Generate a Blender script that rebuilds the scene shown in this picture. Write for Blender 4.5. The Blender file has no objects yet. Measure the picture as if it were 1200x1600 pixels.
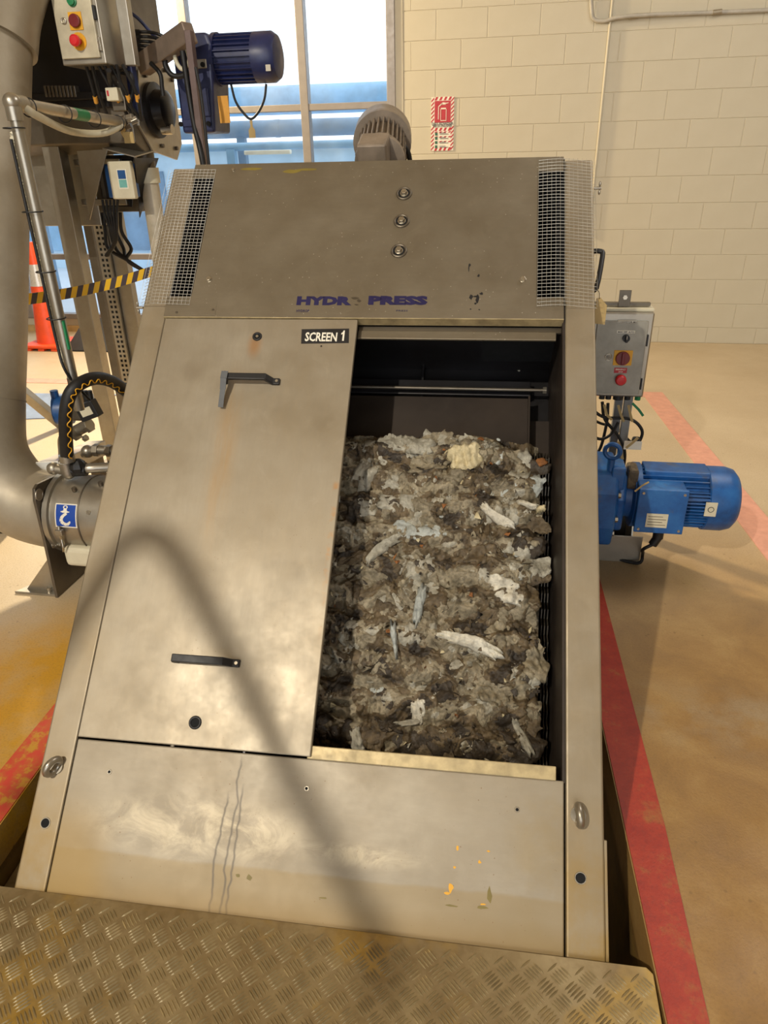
import bpy, math, random
from mathutils import Vector, Matrix, noise
random.seed(7)
PI = math.pi
SC = bpy.context.scene
COL = SC.collection
# ------------------------------------------------------------------ camera
CAM = Vector((0.5, -1.0, 1.499))
def rotm(rx, ry, rz):
    return (Matrix.Rotation(rz, 3, 'Z') @ Matrix.Rotation(rx, 3, 'X') @ Matrix.Rotation(ry, 3, 'Y'))
RC = rotm(PI / 2 - 0.461003515, 0.0454737766, 0.129043186)
cd = bpy.data.cameras.new('camera'); cam = bpy.data.objects.new('camera', cd); COL.objects.link(cam)
cd.sensor_fit = 'VERTICAL'; cd.sensor_height = 36.0; cd.sensor_width = 27.0
cd.lens = 1109.0 / 1600 * 36; cd.clip_start = 0.02; cd.clip_end = 200
cam.matrix_world = Matrix.Translation(CAM) @ RC.to_4x4()
SC.camera = cam
# ------------------------------------------------------------------ world, lights, exposure
SC.view_settings.view_transform = 'Standard'; SC.view_settings.look = 'None'
SC.view_settings.gamma = 1.0; SC.view_settings.use_curve_mapping = False
SC.view_settings.exposure = 0.0
w = bpy.data.worlds.new('world'); SC.world = w; w.use_nodes = True
w.node_tree.nodes['Background'].inputs[0].default_value = (0.92, 0.96, 1.0, 1)
w.node_tree.nodes['Background'].inputs[1].default_value = 2.0
SC.cycles.use_denoising = True
SC.cycles.max_bounces = 8; SC.cycles.diffuse_bounces = 4; SC.cycles.glossy_bounces = 4
SC.cycles.sample_clamp_indirect = 4.0
def area(name, loc, target, size, power, color, sizey=None):
    l = bpy.data.lights.new(name, 'AREA'); l.energy = power; l.color = color; l.size = size
    if sizey: l.shape = 'RECTANGLE'; l.size_y = sizey
    o = bpy.data.objects.new(name, l); COL.objects.link(o); o.location = loc
    o.rotation_euler = (Vector(target) - Vector(loc)).to_track_quat('-Z', 'Y').to_euler()
    return o
area('high_bay_lamp', (-3.1, 4.9, 3.1), (1.3, 1.2, 0), 0.3, 330, (1.0, 0.80, 0.50))
area('ceiling_lamp', (2.6, 2.2, 4.2), (2.4, 2.6, 0), 1.6, 72, (1.0, 0.97, 0.93))
area('ceiling_lamp', (-1.3, -3.4, 4.2), (-0.2, 0.4, 0.5), 0.075, 215, (1.0, 0.92, 0.78))
area('rear_fill_light', (1.0, -6.3, 2.3), (0.2, 1.0, 0.8), 5.0, 62, (0.93, 0.96, 1.0), 3.2)  # added fill from behind the camera, as if through an unseen opening
# ------------------------------------------------------------------ helpers
def ray(x, y): return RC @ Vector((x - 600, 800 - y, -1109.0))
def at(x, y, Y):                      # point of the plane at depth Y seen at that place of the photograph
    r = ray(x, y); return CAM + r * ((Y - CAM.y) / r.y)
def atx(x, y, X):
    r = ray(x, y); return CAM + r * ((X - CAM.x) / r.x)
def fl(x, y, z=0.0):
    r = ray(x, y); return CAM + r * ((z - CAM.z) / r.z)
MO = Vector((-0.5658, -0.0710, 0.0)); YAW = 0.03626; INC = 0.77734
MROT = (Matrix.Rotation(YAW, 4, 'Z') @ Matrix.Rotation(INC, 4, 'X'))
MMAT = Matrix.Translation(MO) @ MROT
def mp(a, b, h=0.0): return MMAT @ Vector((a, b, h))
def mpx(x, y, h=0.0):                 # machine-local (a, b) of a photograph point on the face plane raised by h
    n = MROT.to_3x3() @ Vector((0, 0, 1)); p0 = mp(0, 0, h); r = ray(x, y)
    p = CAM + r * ((p0 - CAM).dot(n) / r.dot(n))
    return MMAT.inverted() @ p
MW = {}
def reg(o, m): MW[o.name] = m; o.matrix_world = m
def thing(name, label, cat, loc=(0, 0, 0), group=None, mat=None, kind=None):
    o = bpy.data.objects.new(name, None); COL.objects.link(o); o.empty_display_size = 0.1
    reg(o, mat if mat is not None else Matrix.Translation(Vector(loc)))
    if label: o['label'] = label
    if cat: o['category'] = cat
    if group: o['group'] = group
    if kind: o['kind'] = kind
    return o
def tag(o, label=None, cat=None, group=None, kind=None):
    for k, v in (('label', label), ('category', cat), ('group', group), ('kind', kind)):
        if v: o[k] = v
    return o
def frame(d, up=Vector((0, 0, 1))):
    d = Vector(d).normalized()
    if abs(d.dot(up)) > 0.99: up = Vector((0, 1, 0)) if abs(d.y) < 0.9 else Vector((1, 0, 0))
    x = up.cross(d).normalized(); y = d.cross(x); return x, y, d
def smooth_pts(P, n=6):
    P = [Vector(p) for p in P]
    if len(P) < 3: return P
    Q = [P[0] * 2 - P[1]] + P + [P[-1] * 2 - P[-2]]; out = []
    for i in range(1, len(Q) - 2):
        for k in range(n):
            t = k / n; a, b, c, d = Q[i - 1:i + 3]
            out.append(0.5 * ((2 * b) + (c - a) * t + (2 * a - 5 * b + 4 * c - d) * t * t + (3 * b - a - 3 * c + d) * t ** 3))
    out.append(P[-1]); return out
class G:
    def __init__(s): s.v = []; s.f = []; s.m = []; s.mi = 0
    def add(s, vs, fs):
        o = len(s.v); s.v += [Vector(v) for v in vs]; s.f += [tuple(i + o for i in f) for f in fs]; s.m += [s.mi] * len(fs); return s
    def box(s, x0, x1, y0, y1, z0, z1, M=None):
        vs = [Vector((x, y, z)) for x in (x0, x1) for y in (y0, y1) for z in (z0, z1)]
        if M is not None: vs = [M @ v for v in vs]
        return s.add(vs, [(0, 1, 3, 2), (4, 6, 7, 5), (0, 4, 5, 1), (2, 3, 7, 6), (0, 2, 6, 4), (1, 5, 7, 3)])
    def beam(s, p0, p1, w, h, up=Vector((0, 0, 1))):
        p0, p1 = Vector(p0), Vector(p1); x, y, z = frame(p1 - p0, up)
        vs = [p + x * a * w / 2 + y * b * h / 2 for p in (p0, p1) for a, b in ((-1, -1), (1, -1), (1, 1), (-1, 1))]
        return s.add(vs, [(3, 2, 1, 0), (4, 5, 6, 7), (0, 1, 5, 4), (1, 2, 6, 5), (2, 3, 7, 6), (3, 0, 4, 7)])
    def cyl(s, p0, p1, r, n=16, r2=None, cap=True):
        p0, p1 = Vector(p0), Vector(p1); r2 = r if r2 is None else r2; x, y, z = frame(p1 - p0)
        vs = [p + (x * math.cos(2 * PI * i / n) + y * math.sin(2 * PI * i / n)) * rr for p, rr in ((p0, r), (p1, r2)) for i in range(n)]
        fs = [(i, (i + 1) % n, n + (i + 1) % n, n + i) for i in range(n)]
        if cap: fs += [tuple(range(n - 1, -1, -1)), tuple(range(n, 2 * n))]
        return s.add(vs, fs)
    def lathe(s, p0, d, prof, n=24):          # prof: (distance along d, radius)
        p0 = Vector(p0); x, y, z = frame(d); vs = []; fs = []
        for t, r in prof:
            vs += [p0 + z * t + (x * math.cos(2 * PI * i / n) + y * math.sin(2 * PI * i / n)) * max(r, 1e-4) for i in range(n)]
        for k in range(len(prof) - 1):
            fs += [(k * n + i, k * n + (i + 1) % n, (k + 1) * n + (i + 1) % n, (k + 1) * n + i) for i in range(n)]
        fs += [tuple(range(n - 1, -1, -1)), tuple(range((len(prof) - 1) * n, len(prof) * n))]
        return s.add(vs, fs)
    def tube(s, P, r, n=10, sm=6, cap=True, rf=None):
        P = smooth_pts(P, sm) if sm else [Vector(p) for p in P]
        t = (P[1] - P[0]).normalized(); x, y, _ = frame(t); vs = []; fs = []
        for i, p in enumerate(P):
            tt = (P[min(i + 1, len(P) - 1)] - P[max(i - 1, 0)]).normalized()
            q = t.rotation_difference(tt); x = q @ x; y = q @ y; t = tt
            rr = rf(i, len(P)) if rf else r
            vs += [p + (x * math.cos(2 * PI * k / n) + y * math.sin(2 * PI * k / n)) * rr for k in range(n)]
        for i in range(len(P) - 1):
            fs += [(i * n + k, i * n + (k + 1) % n, (i + 1) * n + (k + 1) % n, (i + 1) * n + k) for k in range(n)]
        if cap: fs += [tuple(range(n - 1, -1, -1)), tuple(range((len(P) - 1) * n, len(P) * n))]
        return s.add(vs, fs)
    def prism(s, poly, d):                    # poly: 3-D points, extruded by vector d
        poly = [Vector(p) for p in poly]; n = len(poly); d = Vector(d)
        return s.add(poly + [p + d for p in poly], [tuple(range(n - 1, -1, -1)), tuple(range(n, 2 * n))] + [(i, (i + 1) % n, n + (i + 1) % n, n + i) for i in range(n)])
    def sphere(s, c, r, n=14, m=8, sc=(1, 1, 1)):
        c = Vector(c); vs = [c + Vector((0, 0, r * sc[2]))]; fs = []
        for j in range(1, m):
            a = PI * j / m
            vs += [c + Vector((r * sc[0] * math.sin(a) * math.cos(2 * PI * i / n), r * sc[1] * math.sin(a) * math.sin(2 * PI * i / n), r * sc[2] * math.cos(a))) for i in range(n)]
        vs.append(c - Vector((0, 0, r * sc[2])))
        fs += [(0, 1 + i, 1 + (i + 1) % n) for i in range(n)]
        for j in range(m - 2): fs += [(1 + j * n + i, 1 + (j + 1) * n + i, 1 + (j + 1) * n + (i + 1) % n, 1 + j * n + (i + 1) % n) for i in range(n)]
        L = len(vs) - 1; b = 1 + (m - 2) * n; fs += [(L, b + (i + 1) % n, b + i) for i in range(n)]
        return s.add(vs, fs)
    def torus(s, c, ax, R, r, n=24, m=10, a0=0, a1=2 * PI):
        x, y, z = frame(ax); c = Vector(c); full = abs(a1 - a0 - 2 * PI) < 1e-3; k = n if full else n + 1
        P = [c + (x * math.cos(a0 + (a1 - a0) * i / n) + y * math.sin(a0 + (a1 - a0) * i / n)) * R for i in range(k)]
        vs = []; fs = []
        for p in P:
            u = (p - c).normalized(); vs += [p + (u * math.cos(2 * PI * j / m) + z * math.sin(2 * PI * j / m)) * r for j in range(m)]
        for i in range(k if full else k - 1):
            i2 = (i + 1) % k
            fs += [(i * m + j, i2 * m + j, i2 * m + (j + 1) % m, i * m + (j + 1) % m) for j in range(m)]
        return s.add(vs, fs)
    def hexa(s, p0, d, r, h):
        return s.cyl(p0, Vector(p0) + Vector(d).normalized() * h, r, 6)
    def build(s, name, mats, parent=None, local=False, smooth=None, bevel=0.0, seg=2):
        me = bpy.data.meshes.new(name); vs = s.v
        base = MW.get(parent.name) if parent is not None else None
        if base is not None and not local:
            inv = base.inverted(); vs = [inv @ v for v in vs]
        me.from_pydata([tuple(v) for v in vs], [], s.f)
        if not isinstance(mats, (list, tuple)): mats = [mats]
        for m in mats: me.materials.append(m)
        me.polygons.foreach_set('material_index', s.m)
        o = bpy.data.objects.new(name, me); COL.objects.link(o)
        if parent is not None:
            o.parent = parent; MW[o.name] = base.copy()
        else: MW[o.name] = Matrix.Identity(4)
        if smooth is not None:
            me.polygons.foreach_set('use_smooth', [True] * len(me.polygons))
            me.set_sharp_from_angle(angle=math.radians(smooth))
        if bevel:
            b = o.modifiers.new('bevel', 'BEVEL'); b.width = bevel; b.segments = seg; b.limit_method = 'ANGLE'; b.angle_limit = math.radians(40)
            b.harden_normals = False
        return o
def text(name, s, mat, parent, M, size=0.03, sx=1.0, bold=0.0, depth=0.0006, align='LEFT', font_local=True):
    cu = bpy.data.curves.new(name, 'FONT'); cu.body = s; cu.size = size; cu.extrude = depth; cu.offset = bold
    cu.align_x = align; cu.resolution_u = 2
    t = bpy.data.objects.new(name + '_tmp', cu); COL.objects.link(t)
    bpy.context.view_layer.update()
    me = bpy.data.meshes.new_from_object(t.evaluated_get(bpy.context.evaluated_depsgraph_get()))
    bpy.data.objects.remove(t)
    me.transform(M @ Matrix.Diagonal((sx, 1, 1, 1)))
    me.materials.clear(); me.materials.append(mat); me.name = name
    o = bpy.data.objects.new(name, me); COL.objects.link(o); o.parent = parent
    if parent is not None: MW[o.name] = MW[parent.name].copy()
    return o
# ------------------------------------------------------------------ materials
def lin(c): return tuple(((x / 12.92) if x <= 0.04045 else ((x + 0.055) / 1.055) ** 2.4) for x in c)
def rgb(r, g, b): return lin((r / 255, g / 255, b / 255)) + (1,)
class NT:
    def __init__(s, name):
        s.mat = bpy.data.materials.new(name); s.mat.use_nodes = True; s.t = s.mat.node_tree; s.N = s.t.nodes; s.L = s.t.links
        s.b = s.N['Principled BSDF']; s.co = s.N.new('ShaderNodeTexCoord').outputs['Object']
    def link(s, a, b): s.L.new(a, b)
    def mapping(s, scale=(1, 1, 1), loc=(0, 0, 0), rot=(0, 0, 0), src=None):
        m = s.N.new('ShaderNodeMapping'); m.inputs['Scale'].default_value = scale; m.inputs['Location'].default_value = loc; m.inputs['Rotation'].default_value = rot
        s.link(src or s.co, m.inputs[0]); return m.outputs[0]
    def noise(s, scale=5, detail=6, rough=0.6, vec=None, dist=0.0):
        n = s.N.new('ShaderNodeTexNoise'); n.inputs['Scale'].default_value = scale; n.inputs['Detail'].default_value = detail
        n.inputs['Roughness'].default_value = rough; n.inputs['Distortion'].default_value = dist; s.link(vec or s.co, n.inputs['Vector']); return n.outputs['Fac']
    def vor(s, scale=5, feature='F1', vec=None, out='Distance'):
        n = s.N.new('ShaderNodeTexVoronoi'); n.feature = feature; n.inputs['Scale'].default_value = scale; s.link(vec or s.co, n.inputs['Vector']); return n.outputs[out]
    def ramp(s, fac, stops):
        r = s.N.new('ShaderNodeValToRGB'); s.link(fac, r.inputs[0]); e = r.color_ramp.elements
        while len(e) < len(stops): e.new(0.5)
        for k, (p, c) in enumerate(stops):
            e[k].position = p; e[k].color = c if isinstance(c, tuple) else (c, c, c, 1)
        return r.outputs[0]
    def mix(s, fac, a, b, mode='MIX'):
        m = s.N.new('ShaderNodeMix'); m.data_type = 'RGBA'; m.blend_type = mode
        for sock, v in ((m.inputs[0], fac), (m.inputs[6], a), (m.inputs[7], b)):
            if isinstance(v, (int, float)): sock.default_value = v
            elif isinstance(v, tuple): sock.default_value = v
            else: s.link(v, sock)
        return m.outputs[2]
    def math(s, op, a, b=0.0, clamp=False):
        m = s.N.new('ShaderNodeMath'); m.operation = op; m.use_clamp = clamp
        for sock, v in ((m.inputs[0], a), (m.inputs[1], b)):
            if isinstance(v, (int, float)): sock.default_value = v
            else: s.link(v, sock)
        return m.outputs[0]
    def spot(s, c, r, soft=1.0, src=None):      # 1 inside an ellipse at c with radii r, fading to 0
        m = s.N.new('ShaderNodeVectorMath'); m.operation = 'SUBTRACT'; s.link(src or s.co, m.inputs[0]); m.inputs[1].default_value = c
        d = s.N.new('ShaderNodeVectorMath'); d.operation = 'DIVIDE'; s.link(m.outputs[0], d.inputs[0]); d.inputs[1].default_value = r
        l = s.N.new('ShaderNodeVectorMath'); l.operation = 'LENGTH'; s.link(d.outputs[0], l.inputs[0])
        q = s.N.new('ShaderNodeMapRange'); q.inputs[1].default_value = 1.0; q.inputs[2].default_value = 1.0 - soft; q.inputs[3].default_value = 0; q.inputs[4].default_value = 1
        q.interpolation_type = 'SMOOTHSTEP'; s.link(l.outputs['Value'], q.inputs[0]); return q.outputs[0]
    def bump(s, h, strength=0.3, dist=0.01):
        b = s.N.new('ShaderNodeBump'); b.inputs['Strength'].default_value = strength; b.inputs['Distance'].default_value = dist
        s.link(h, b.inputs['Height']); s.link(b.outputs[0], s.b.inputs['Normal'])
    def set(s, color=None, rough=None, metal=None, spec=None):
        for k, v in (('Base Color', color), ('Roughness', rough), ('Metallic', metal), ('Specular IOR Level', spec)):
            if v is None: continue
            if isinstance(v, (int, float)) or isinstance(v, tuple): s.b.inputs[k].default_value = v
            else: s.link(v, s.b.inputs[k])
        return s.mat
def plain(name, c, rough=0.5, metal=0.0, var=0.12, scale=14, bump=0.0):
    n = NT(name); f = n.noise(scale, 5, 0.6)
    dark = tuple(x * (1 - var * 2) for x in c[:3]) + (1,); lite = tuple(min(1, x * (1 + var)) for x in c[:3]) + (1,)
    col = n.ramp(f, [(0.3, dark), (0.7, lite)])
    r = n.ramp(n.noise(scale * 2.2, 3), [(0.3, max(0, rough - 0.07)), (0.7, min(1, rough + 0.07))])
    if bump: n.bump(n.noise(scale * 4, 4), bump, 0.002)
    return n.set(col, r, metal)
def steel(name, base, dirty, rough=0.42, metal=0.75, extra=None, streak=(1, 1, 1)):
    n = NT(name)
    big = n.noise(2.6, 6, 0.62); fine = n.noise(38, 4, 0.7, n.mapping(streak)); mid = n.noise(9, 6, 0.7, dist=0.6)
    c = n.mix(n.ramp(big, [(0.36, 0.0), (0.68, 0.85)]), base, dirty)
    c = n.mix(n.ramp(fine, [(0.35, 0.25), (0.65, 0.0)]), c, tuple(x * 0.72 for x in base[:3]) + (1,))
    c = n.mix(n.ramp(mid, [(0.55, 0.0), (0.75, 0.3)]), c, tuple(x * 1.18 for x in base[:3]) + (1,))
    r = n.ramp(n.noise(7, 6, 0.7), [(0.3, rough - 0.08), (0.72, rough + 0.12)])
    if extra: c, r = extra(n, c, r)
    n.bump(n.noise(60, 3), 0.05, 0.001)
    return n.set(c, r, metal)
STB = rgb(158, 148, 130); STD = rgb(136, 122, 98)
YEL = rgb(196, 140, 50)
def rust_speck(n, c, density=90, lo=0.05, region=None):
    d = n.vor(density); m = n.ramp(d, [(0.0, 1.0), (lo * 1.6, 1.0), (lo * 2.6, 0.0)])
    g = n.ramp(n.noise(5, 3), [(0.45, 0.0), (0.6, 1.0)]); m = n.math('MULTIPLY', m, g)
    if region is not None: m = n.math('MULTIPLY', m, region)
    return n.mix(n.math('MULTIPLY', m, 0.7), c, rgb(112, 78, 40))
def door_extra(n, c, r):
    s1 = n.spot((0.335, 1.10, 0.01), (0.055, 0.36, 1), 0.9)
    st = n.noise(30, 4, 0.7, n.mapping((2.0, 0.16, 1)))
    s1 = n.math('MULTIPLY', s1, n.ramp(st, [(0.35, 0.15), (0.62, 0.85)]))
    c = n.mix(n.math('MULTIPLY', s1, 0.55), c, rgb(160, 124, 72))
    s2 = n.spot((0.375, 1.45, 0.01), (0.03, 0.06, 1), 0.9); c = n.mix(n.math('MULTIPLY', s2, 0.6), c, rgb(158, 108, 48))
    s3 = n.spot((0.20, 1.36, 0.01), (0.05, 0.05, 1), 0.9); c = n.mix(n.math('MULTIPLY', s3, 0.25), c, rgb(100, 84, 62))
    c = rust_speck(n, c, 75, 0.045, n.spot((0.5, 0.62, 0.01), (0.26, 0.5, 1), 0.6))
    s4 = n.spot((0.66, 0.95, 0.01), (0.012, 0.4, 1), 0.9); c = n.mix(n.math('MULTIPLY', s4, n.ramp(n.noise(22, 4), [(0.55, 0.0), (0.66, 0.6)])), c, rgb(168, 118, 58))
    return c, r
def lower_extra(n, c, r):
    # pale scuffed patches across the middle, darker water band under a wavy line, drip cracks
    low = n.N.new('ShaderNodeSeparateXYZ'); n.link(n.co, low.inputs[0]); y = low.outputs[1]; x = low.outputs[0]
    wav = n.math('MULTIPLY', n.math('SUBTRACT', n.noise(4, 4), 0.5), 0.03)
    line = n.math('ADD', y, wav)
    band = n.ramp(line, [(0.088, 1.0), (0.094, 0.0)])
    c = n.mix(n.math('MULTIPLY', band, 0.6), c, rgb(142, 122, 84))
    sc = n.noise(13, 8, 0.72, n.mapping((0.8, 1.1, 1)), 0.8)
    sp = n.math('MAXIMUM', n.spot((0.42, 0.16, 0), (0.36, 0.09, 1), 0.7), n.spot((0.80, 0.14, 0), (0.2, 0.035, 1), 0.8))
    c = n.mix(n.math('MULTIPLY', n.math('MULTIPLY', sp, n.ramp(sc, [(0.42, 0.0), (0.6, 1.0)])), 0.55), c, rgb(206, 192, 164))
    c = rust_speck(n, c, 60, 0.04)
    for px, wd, y0, y1, sd in ((0.475, 0.0016, -0.05, 0.22, 1.0), (0.500, 0.0018, -0.05, 0.30, 3.0), (0.515, 0.0010, 0.0, 0.24, 5.0)):
        wv = n.math('MULTIPLY', n.math('SUBTRACT', n.noise(7, 3, 0.6, n.mapping((0, 1, 0), (sd, 0, 0))), 0.5), 0.05)
        dx = n.math('ABSOLUTE', n.math('SUBTRACT', n.math('ADD', x, wv), px))
        m = n.ramp(dx, [(wd * 0.4, 1.0), (wd * 1.4, 0.0)])
        m = n.math('MULTIPLY', m, n.ramp(y, [(y1, 1.0), (y1 + 0.03, 0.0)]))
        c = n.mix(n.math('MULTIPLY', m, 0.8), c, rgb(84, 78, 72))
    foot = n.ramp(y, [(0.0, 0.5), (0.05, 0.0)]); c = n.mix(foot, c, rgb(132, 104, 50))
    cs = n.math('MULTIPLY', n.spot((0.1, 0.02, 0), (0.16, 0.22, 1), 0.6), 0.6); c = n.mix(cs, c, rgb(150, 122, 66))
    edge = n.math('MULTIPLY', n.ramp(n.noise(8, 5), [(0.42, 0.0), (0.62, 1.0)]), n.spot((1.22, 0.2, 0), (0.12, 0.4, 1), 0.7))
    c = n.mix(n.math('MULTIPLY', edge, 0.35), c, rgb(146, 124, 78))
    return c, r
def hood_extra(n, c, r):
    d = n.vor(55); m = n.math('MULTIPLY', n.ramp(d, [(0.0, 1.0), (0.06, 1.0), (0.1, 0.0)]), n.ramp(n.noise(6, 3), [(0.42, 0.0), (0.56, 0.8)]))
    c = n.mix(n.math('MULTIPLY', m, 0.6), c, rgb(214, 206, 190))
    return c, r
M = {}
M['door'] = steel('brushed_steel_door', STB, STD, 0.46, 0.45, door_extra, (2.6, 0.35, 1))
M['lower'] = steel('brushed_steel_lower', STB, STD, 0.5, 0.3, lower_extra, (0.5, 2.0, 1))
M['hood'] = steel('brushed_steel_hood', rgb(128, 118, 100), rgb(106, 94, 74), 0.5, 0.5, hood_extra, (0.5, 2.5, 1))  # same steel as the door, colour darkened for the dim ceiling it reflects
def rail_extra(n, c, r):
    low = n.N.new('ShaderNodeSeparateXYZ'); n.link(n.co, low.inputs[0])
    m = n.math('MULTIPLY', n.ramp(low.outputs[1], [(0.0, 0.95), (0.32, 0.15)]), n.ramp(n.noise(10, 6), [(0.35, 0.3), (0.65, 1.0)]))
    return n.mix(m, c, rgb(146, 116, 52)), r
M['rail'] = steel('brushed_steel_rail', STB, STD, 0.46, 0.45, rail_extra, (3, 0.3, 1))
M['steel'] = steel('stainless_steel', rgb(178, 172, 160), rgb(140, 130, 112), 0.36, 0.85)
M['steel_dark'] = steel('dark_steel', rgb(120, 112, 100), rgb(88, 80, 68), 0.42, 0.8)
M['pipe'] = steel('matt_pipe_steel', rgb(168, 158, 140), rgb(140, 128, 106), 0.5, 0.5)
M['wire'] = plain('galvanised_wire', rgb(184, 178, 164), 0.4, 0.5)
M['bolt'] = plain('bolt_steel', rgb(190, 182, 166), 0.3, 0.9)
M['edge'] = plain('worn_bright_edge', rgb(178, 160, 120), 0.5, 0.35, 0.2, 20)
M['black'] = plain('black_plastic', rgb(24, 23, 24), 0.5, 0.0, 0.2)
M['rubber'] = plain('black_rubber', rgb(22, 21, 22), 0.55, 0.0, 0.2)
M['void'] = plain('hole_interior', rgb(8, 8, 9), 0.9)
M['cavity'] = steel('near_black_steel', rgb(48, 47, 50), rgb(30, 25, 20), 0.38, 0.55)  # much darker steel for the hatch interior and the dark housings
M['cavity_wall'] = steel('dark_brown_steel', rgb(64, 54, 46), rgb(34, 27, 22), 0.5, 0.4)  # dark brown mottled steel for the inner plates of the hatch
M['blue'] = plain('blue_machine_paint', rgb(30, 84, 146), 0.42, 0.0, 0.22, 9, 0.3)
def bluegrime():
    n = NT('blue_paint_with_grime'); f = n.noise(8, 6, 0.65)
    c = n.ramp(f, [(0.25, rgb(16, 50, 96)), (0.5, rgb(30, 88, 152)), (0.75, rgb(52, 112, 172))])
    g = n.ramp(n.noise(5, 7, 0.7, dist=0.5), [(0.54, 0.0), (0.68, 0.85)]); c = n.mix(g, c, rgb(92, 86, 66))
    n.bump(n.noise(40, 4), 0.2, 0.002); return n.set(c, 0.42, 0.0)
M['bluegrime'] = bluegrime()
M['navy'] = plain('dark_blue_paint', rgb(34, 42, 84), 0.4, 0.0, 0.2, 12)
M['grey_motor'] = plain('grey_motor_paint', rgb(140, 126, 110), 0.5, 0.3, 0.15)
M['white'] = plain('white_print', rgb(228, 222, 205), 0.5, 0, 0.04)
M['cream'] = plain('cream_plastic', rgb(206, 198, 172), 0.5, 0, 0.06)
M['red'] = plain('red_plastic', rgb(206, 34, 40), 0.35, 0, 0.06)
M['darkred'] = plain('dark_red_plastic', rgb(112, 22, 24), 0.35, 0, 0.06)
M['yellow'] = plain('yellow_plate', rgb(222, 162, 24), 0.45, 0, 0.06)
M['green'] = plain('green_plastic', rgb(20, 120, 70), 0.4, 0, 0.06)
M['orange'] = plain('orange_cone_plastic', rgb(236, 84, 40), 0.45, 0, 0.08)
M['orangetag'] = plain('orange_card', rgb(220, 158, 60), 0.6, 0, 0.08)
M['tan'] = plain('tan_tag', rgb(176, 150, 96), 0.6, 0, 0.1)
M['navyprint'] = plain('navy_print', rgb(26, 20, 70), 0.5, 0, 0.1)
M['blackprint'] = plain('black_print', rgb(24, 22, 24), 0.5, 0, 0.1)
M['greenprint'] = plain('green_print', rgb(40, 92, 60), 0.5, 0, 0.1)
M['redprint'] = plain('red_print', rgb(178, 38, 48), 0.5, 0, 0.06)
M['signblue'] = plain('blue_sticker', rgb(20, 68, 160), 0.4, 0, 0.06)
M['bluegrey'] = plain('blue_grey_mat', rgb(120, 138, 170), 0.6, 0, 0.1)
M['reflect'] = plain('silver_reflective_band', rgb(206, 204, 200), 0.3, 0.3, 0.06)
M['tapeyellow'] = plain('tape_yellow', rgb(232, 184, 36), 0.4, 0, 0.05)
M['tapedark'] = plain('tape_dark', rgb(70, 60, 66), 0.4, 0, 0.05)
M['wallpaint'] = None
def wallmat():
    n = NT('cream_block_paint'); c = n.ramp(n.noise(1.1, 5, 0.6), [(0.3, rgb(188, 179, 156)), (0.7, rgb(200, 192, 171))])
    d = n.ramp(n.vor(2.6), [(0.0, 1.0), (0.018, 1.0), (0.026, 0.0)]); c = n.mix(n.math('MULTIPLY', d, 0.5), c, rgb(140, 118, 84))
    n.bump(n.noise(90, 5, 0.7), 0.25, 0.002); return n.set(c, 0.55)
M['wallpaint'] = wallmat()
M['plinth'] = plain('tan_plinth', rgb(190, 160, 108), 0.6, 0, 0.1)
M['ceiling'] = plain('ceiling_paint', rgb(168, 152, 124), 0.8)
M['alu'] = plain('window_aluminium', rgb(140, 134, 130), 0.4, 0.25, 0.05)
def floormat():
    n = NT('epoxy_floor'); big = n.noise(0.9, 6, 0.6); mid = n.noise(4.5, 7, 0.68, dist=0.4); fine = n.noise(140, 3, 0.7)
    c = n.ramp(big, [(0.3, rgb(172, 153, 124)), (0.7, rgb(190, 173, 145))])
    near = n.spot((1.6, 0.0, 0), (2.2, 2.5, 4), 0.65)
    ochre = n.ramp(mid, [(0.3, rgb(130, 92, 34)), (0.5, rgb(150, 110, 46)), (0.72, rgb(170, 134, 72))])
    c = n.mix(n.math('MULTIPLY', near, 0.9), c, ochre)
    grey = n.math('MULTIPLY', n.spot((1.25, 0.75, 0), (0.55, 0.22, 4), 0.9), n.ramp(n.noise(7, 6), [(0.42, 0.0), (0.62, 0.75)]))
    c = n.mix(grey, c, rgb(160, 140, 108))
    left = n.spot((-1.9, 1.9, 0), (1.6, 1.9, 4), 0.8); c = n.mix(n.math('MULTIPLY', left, 0.7), c, rgb(208, 188, 156))
    yl = n.math('MULTIPLY', n.spot((-0.88, 0.42, 0), (0.75, 0.85, 4), 0.65), n.ramp(n.noise(9, 6), [(0.25, 0.55), (0.6, 1.0)])); c = n.mix(yl, c, rgb(200, 148, 26))
    sp = n.ramp(n.vor(16), [(0.0, 1.0), (0.05, 1.0), (0.09, 0.0)]); c = n.mix(n.math('MULTIPLY', sp, 0.35), c, rgb(96, 72, 40))
    c = n.mix(n.ramp(fine, [(0.36, 0.22), (0.5, 0.0)]), c, rgb(110, 84, 48))
    r = n.ramp(n.noise(6, 5), [(0.3, 0.38), (0.7, 0.6)])
    n.bump(n.noise(150, 3, 0.8), 0.35, 0.002); return n.set(c, r)
M['floor'] = floormat()
def redline():
    n = NT('worn_red_paint'); c = n.ramp(n.noise(9, 6, 0.7), [(0.3, rgb(146, 36, 20)), (0.55, rgb(168, 54, 30)), (0.7, rgb(160, 98, 46))])
    c = n.mix(n.ramp(n.noise(120, 3), [(0.35, 0.3), (0.5, 0.0)]), c, rgb(120, 44, 34)); n.bump(n.noise(150, 3, 0.8), 0.3, 0.002); return n.set(c, 0.5)
M['redline'] = redline()
M['pinkline'] = plain('faded_red_paint', rgb(206, 150, 130), 0.5, 0, 0.08, 20, 0.3)
M['redpatchy'] = (lambda n: n.set(n.ramp(n.noise(22, 6, 0.75), [(0.42, rgb(206, 70, 52)), (0.52, rgb(198, 92, 48)), (0.6, rgb(198, 146, 44))]), 0.5))(NT('patchy_red_paint'))
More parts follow.
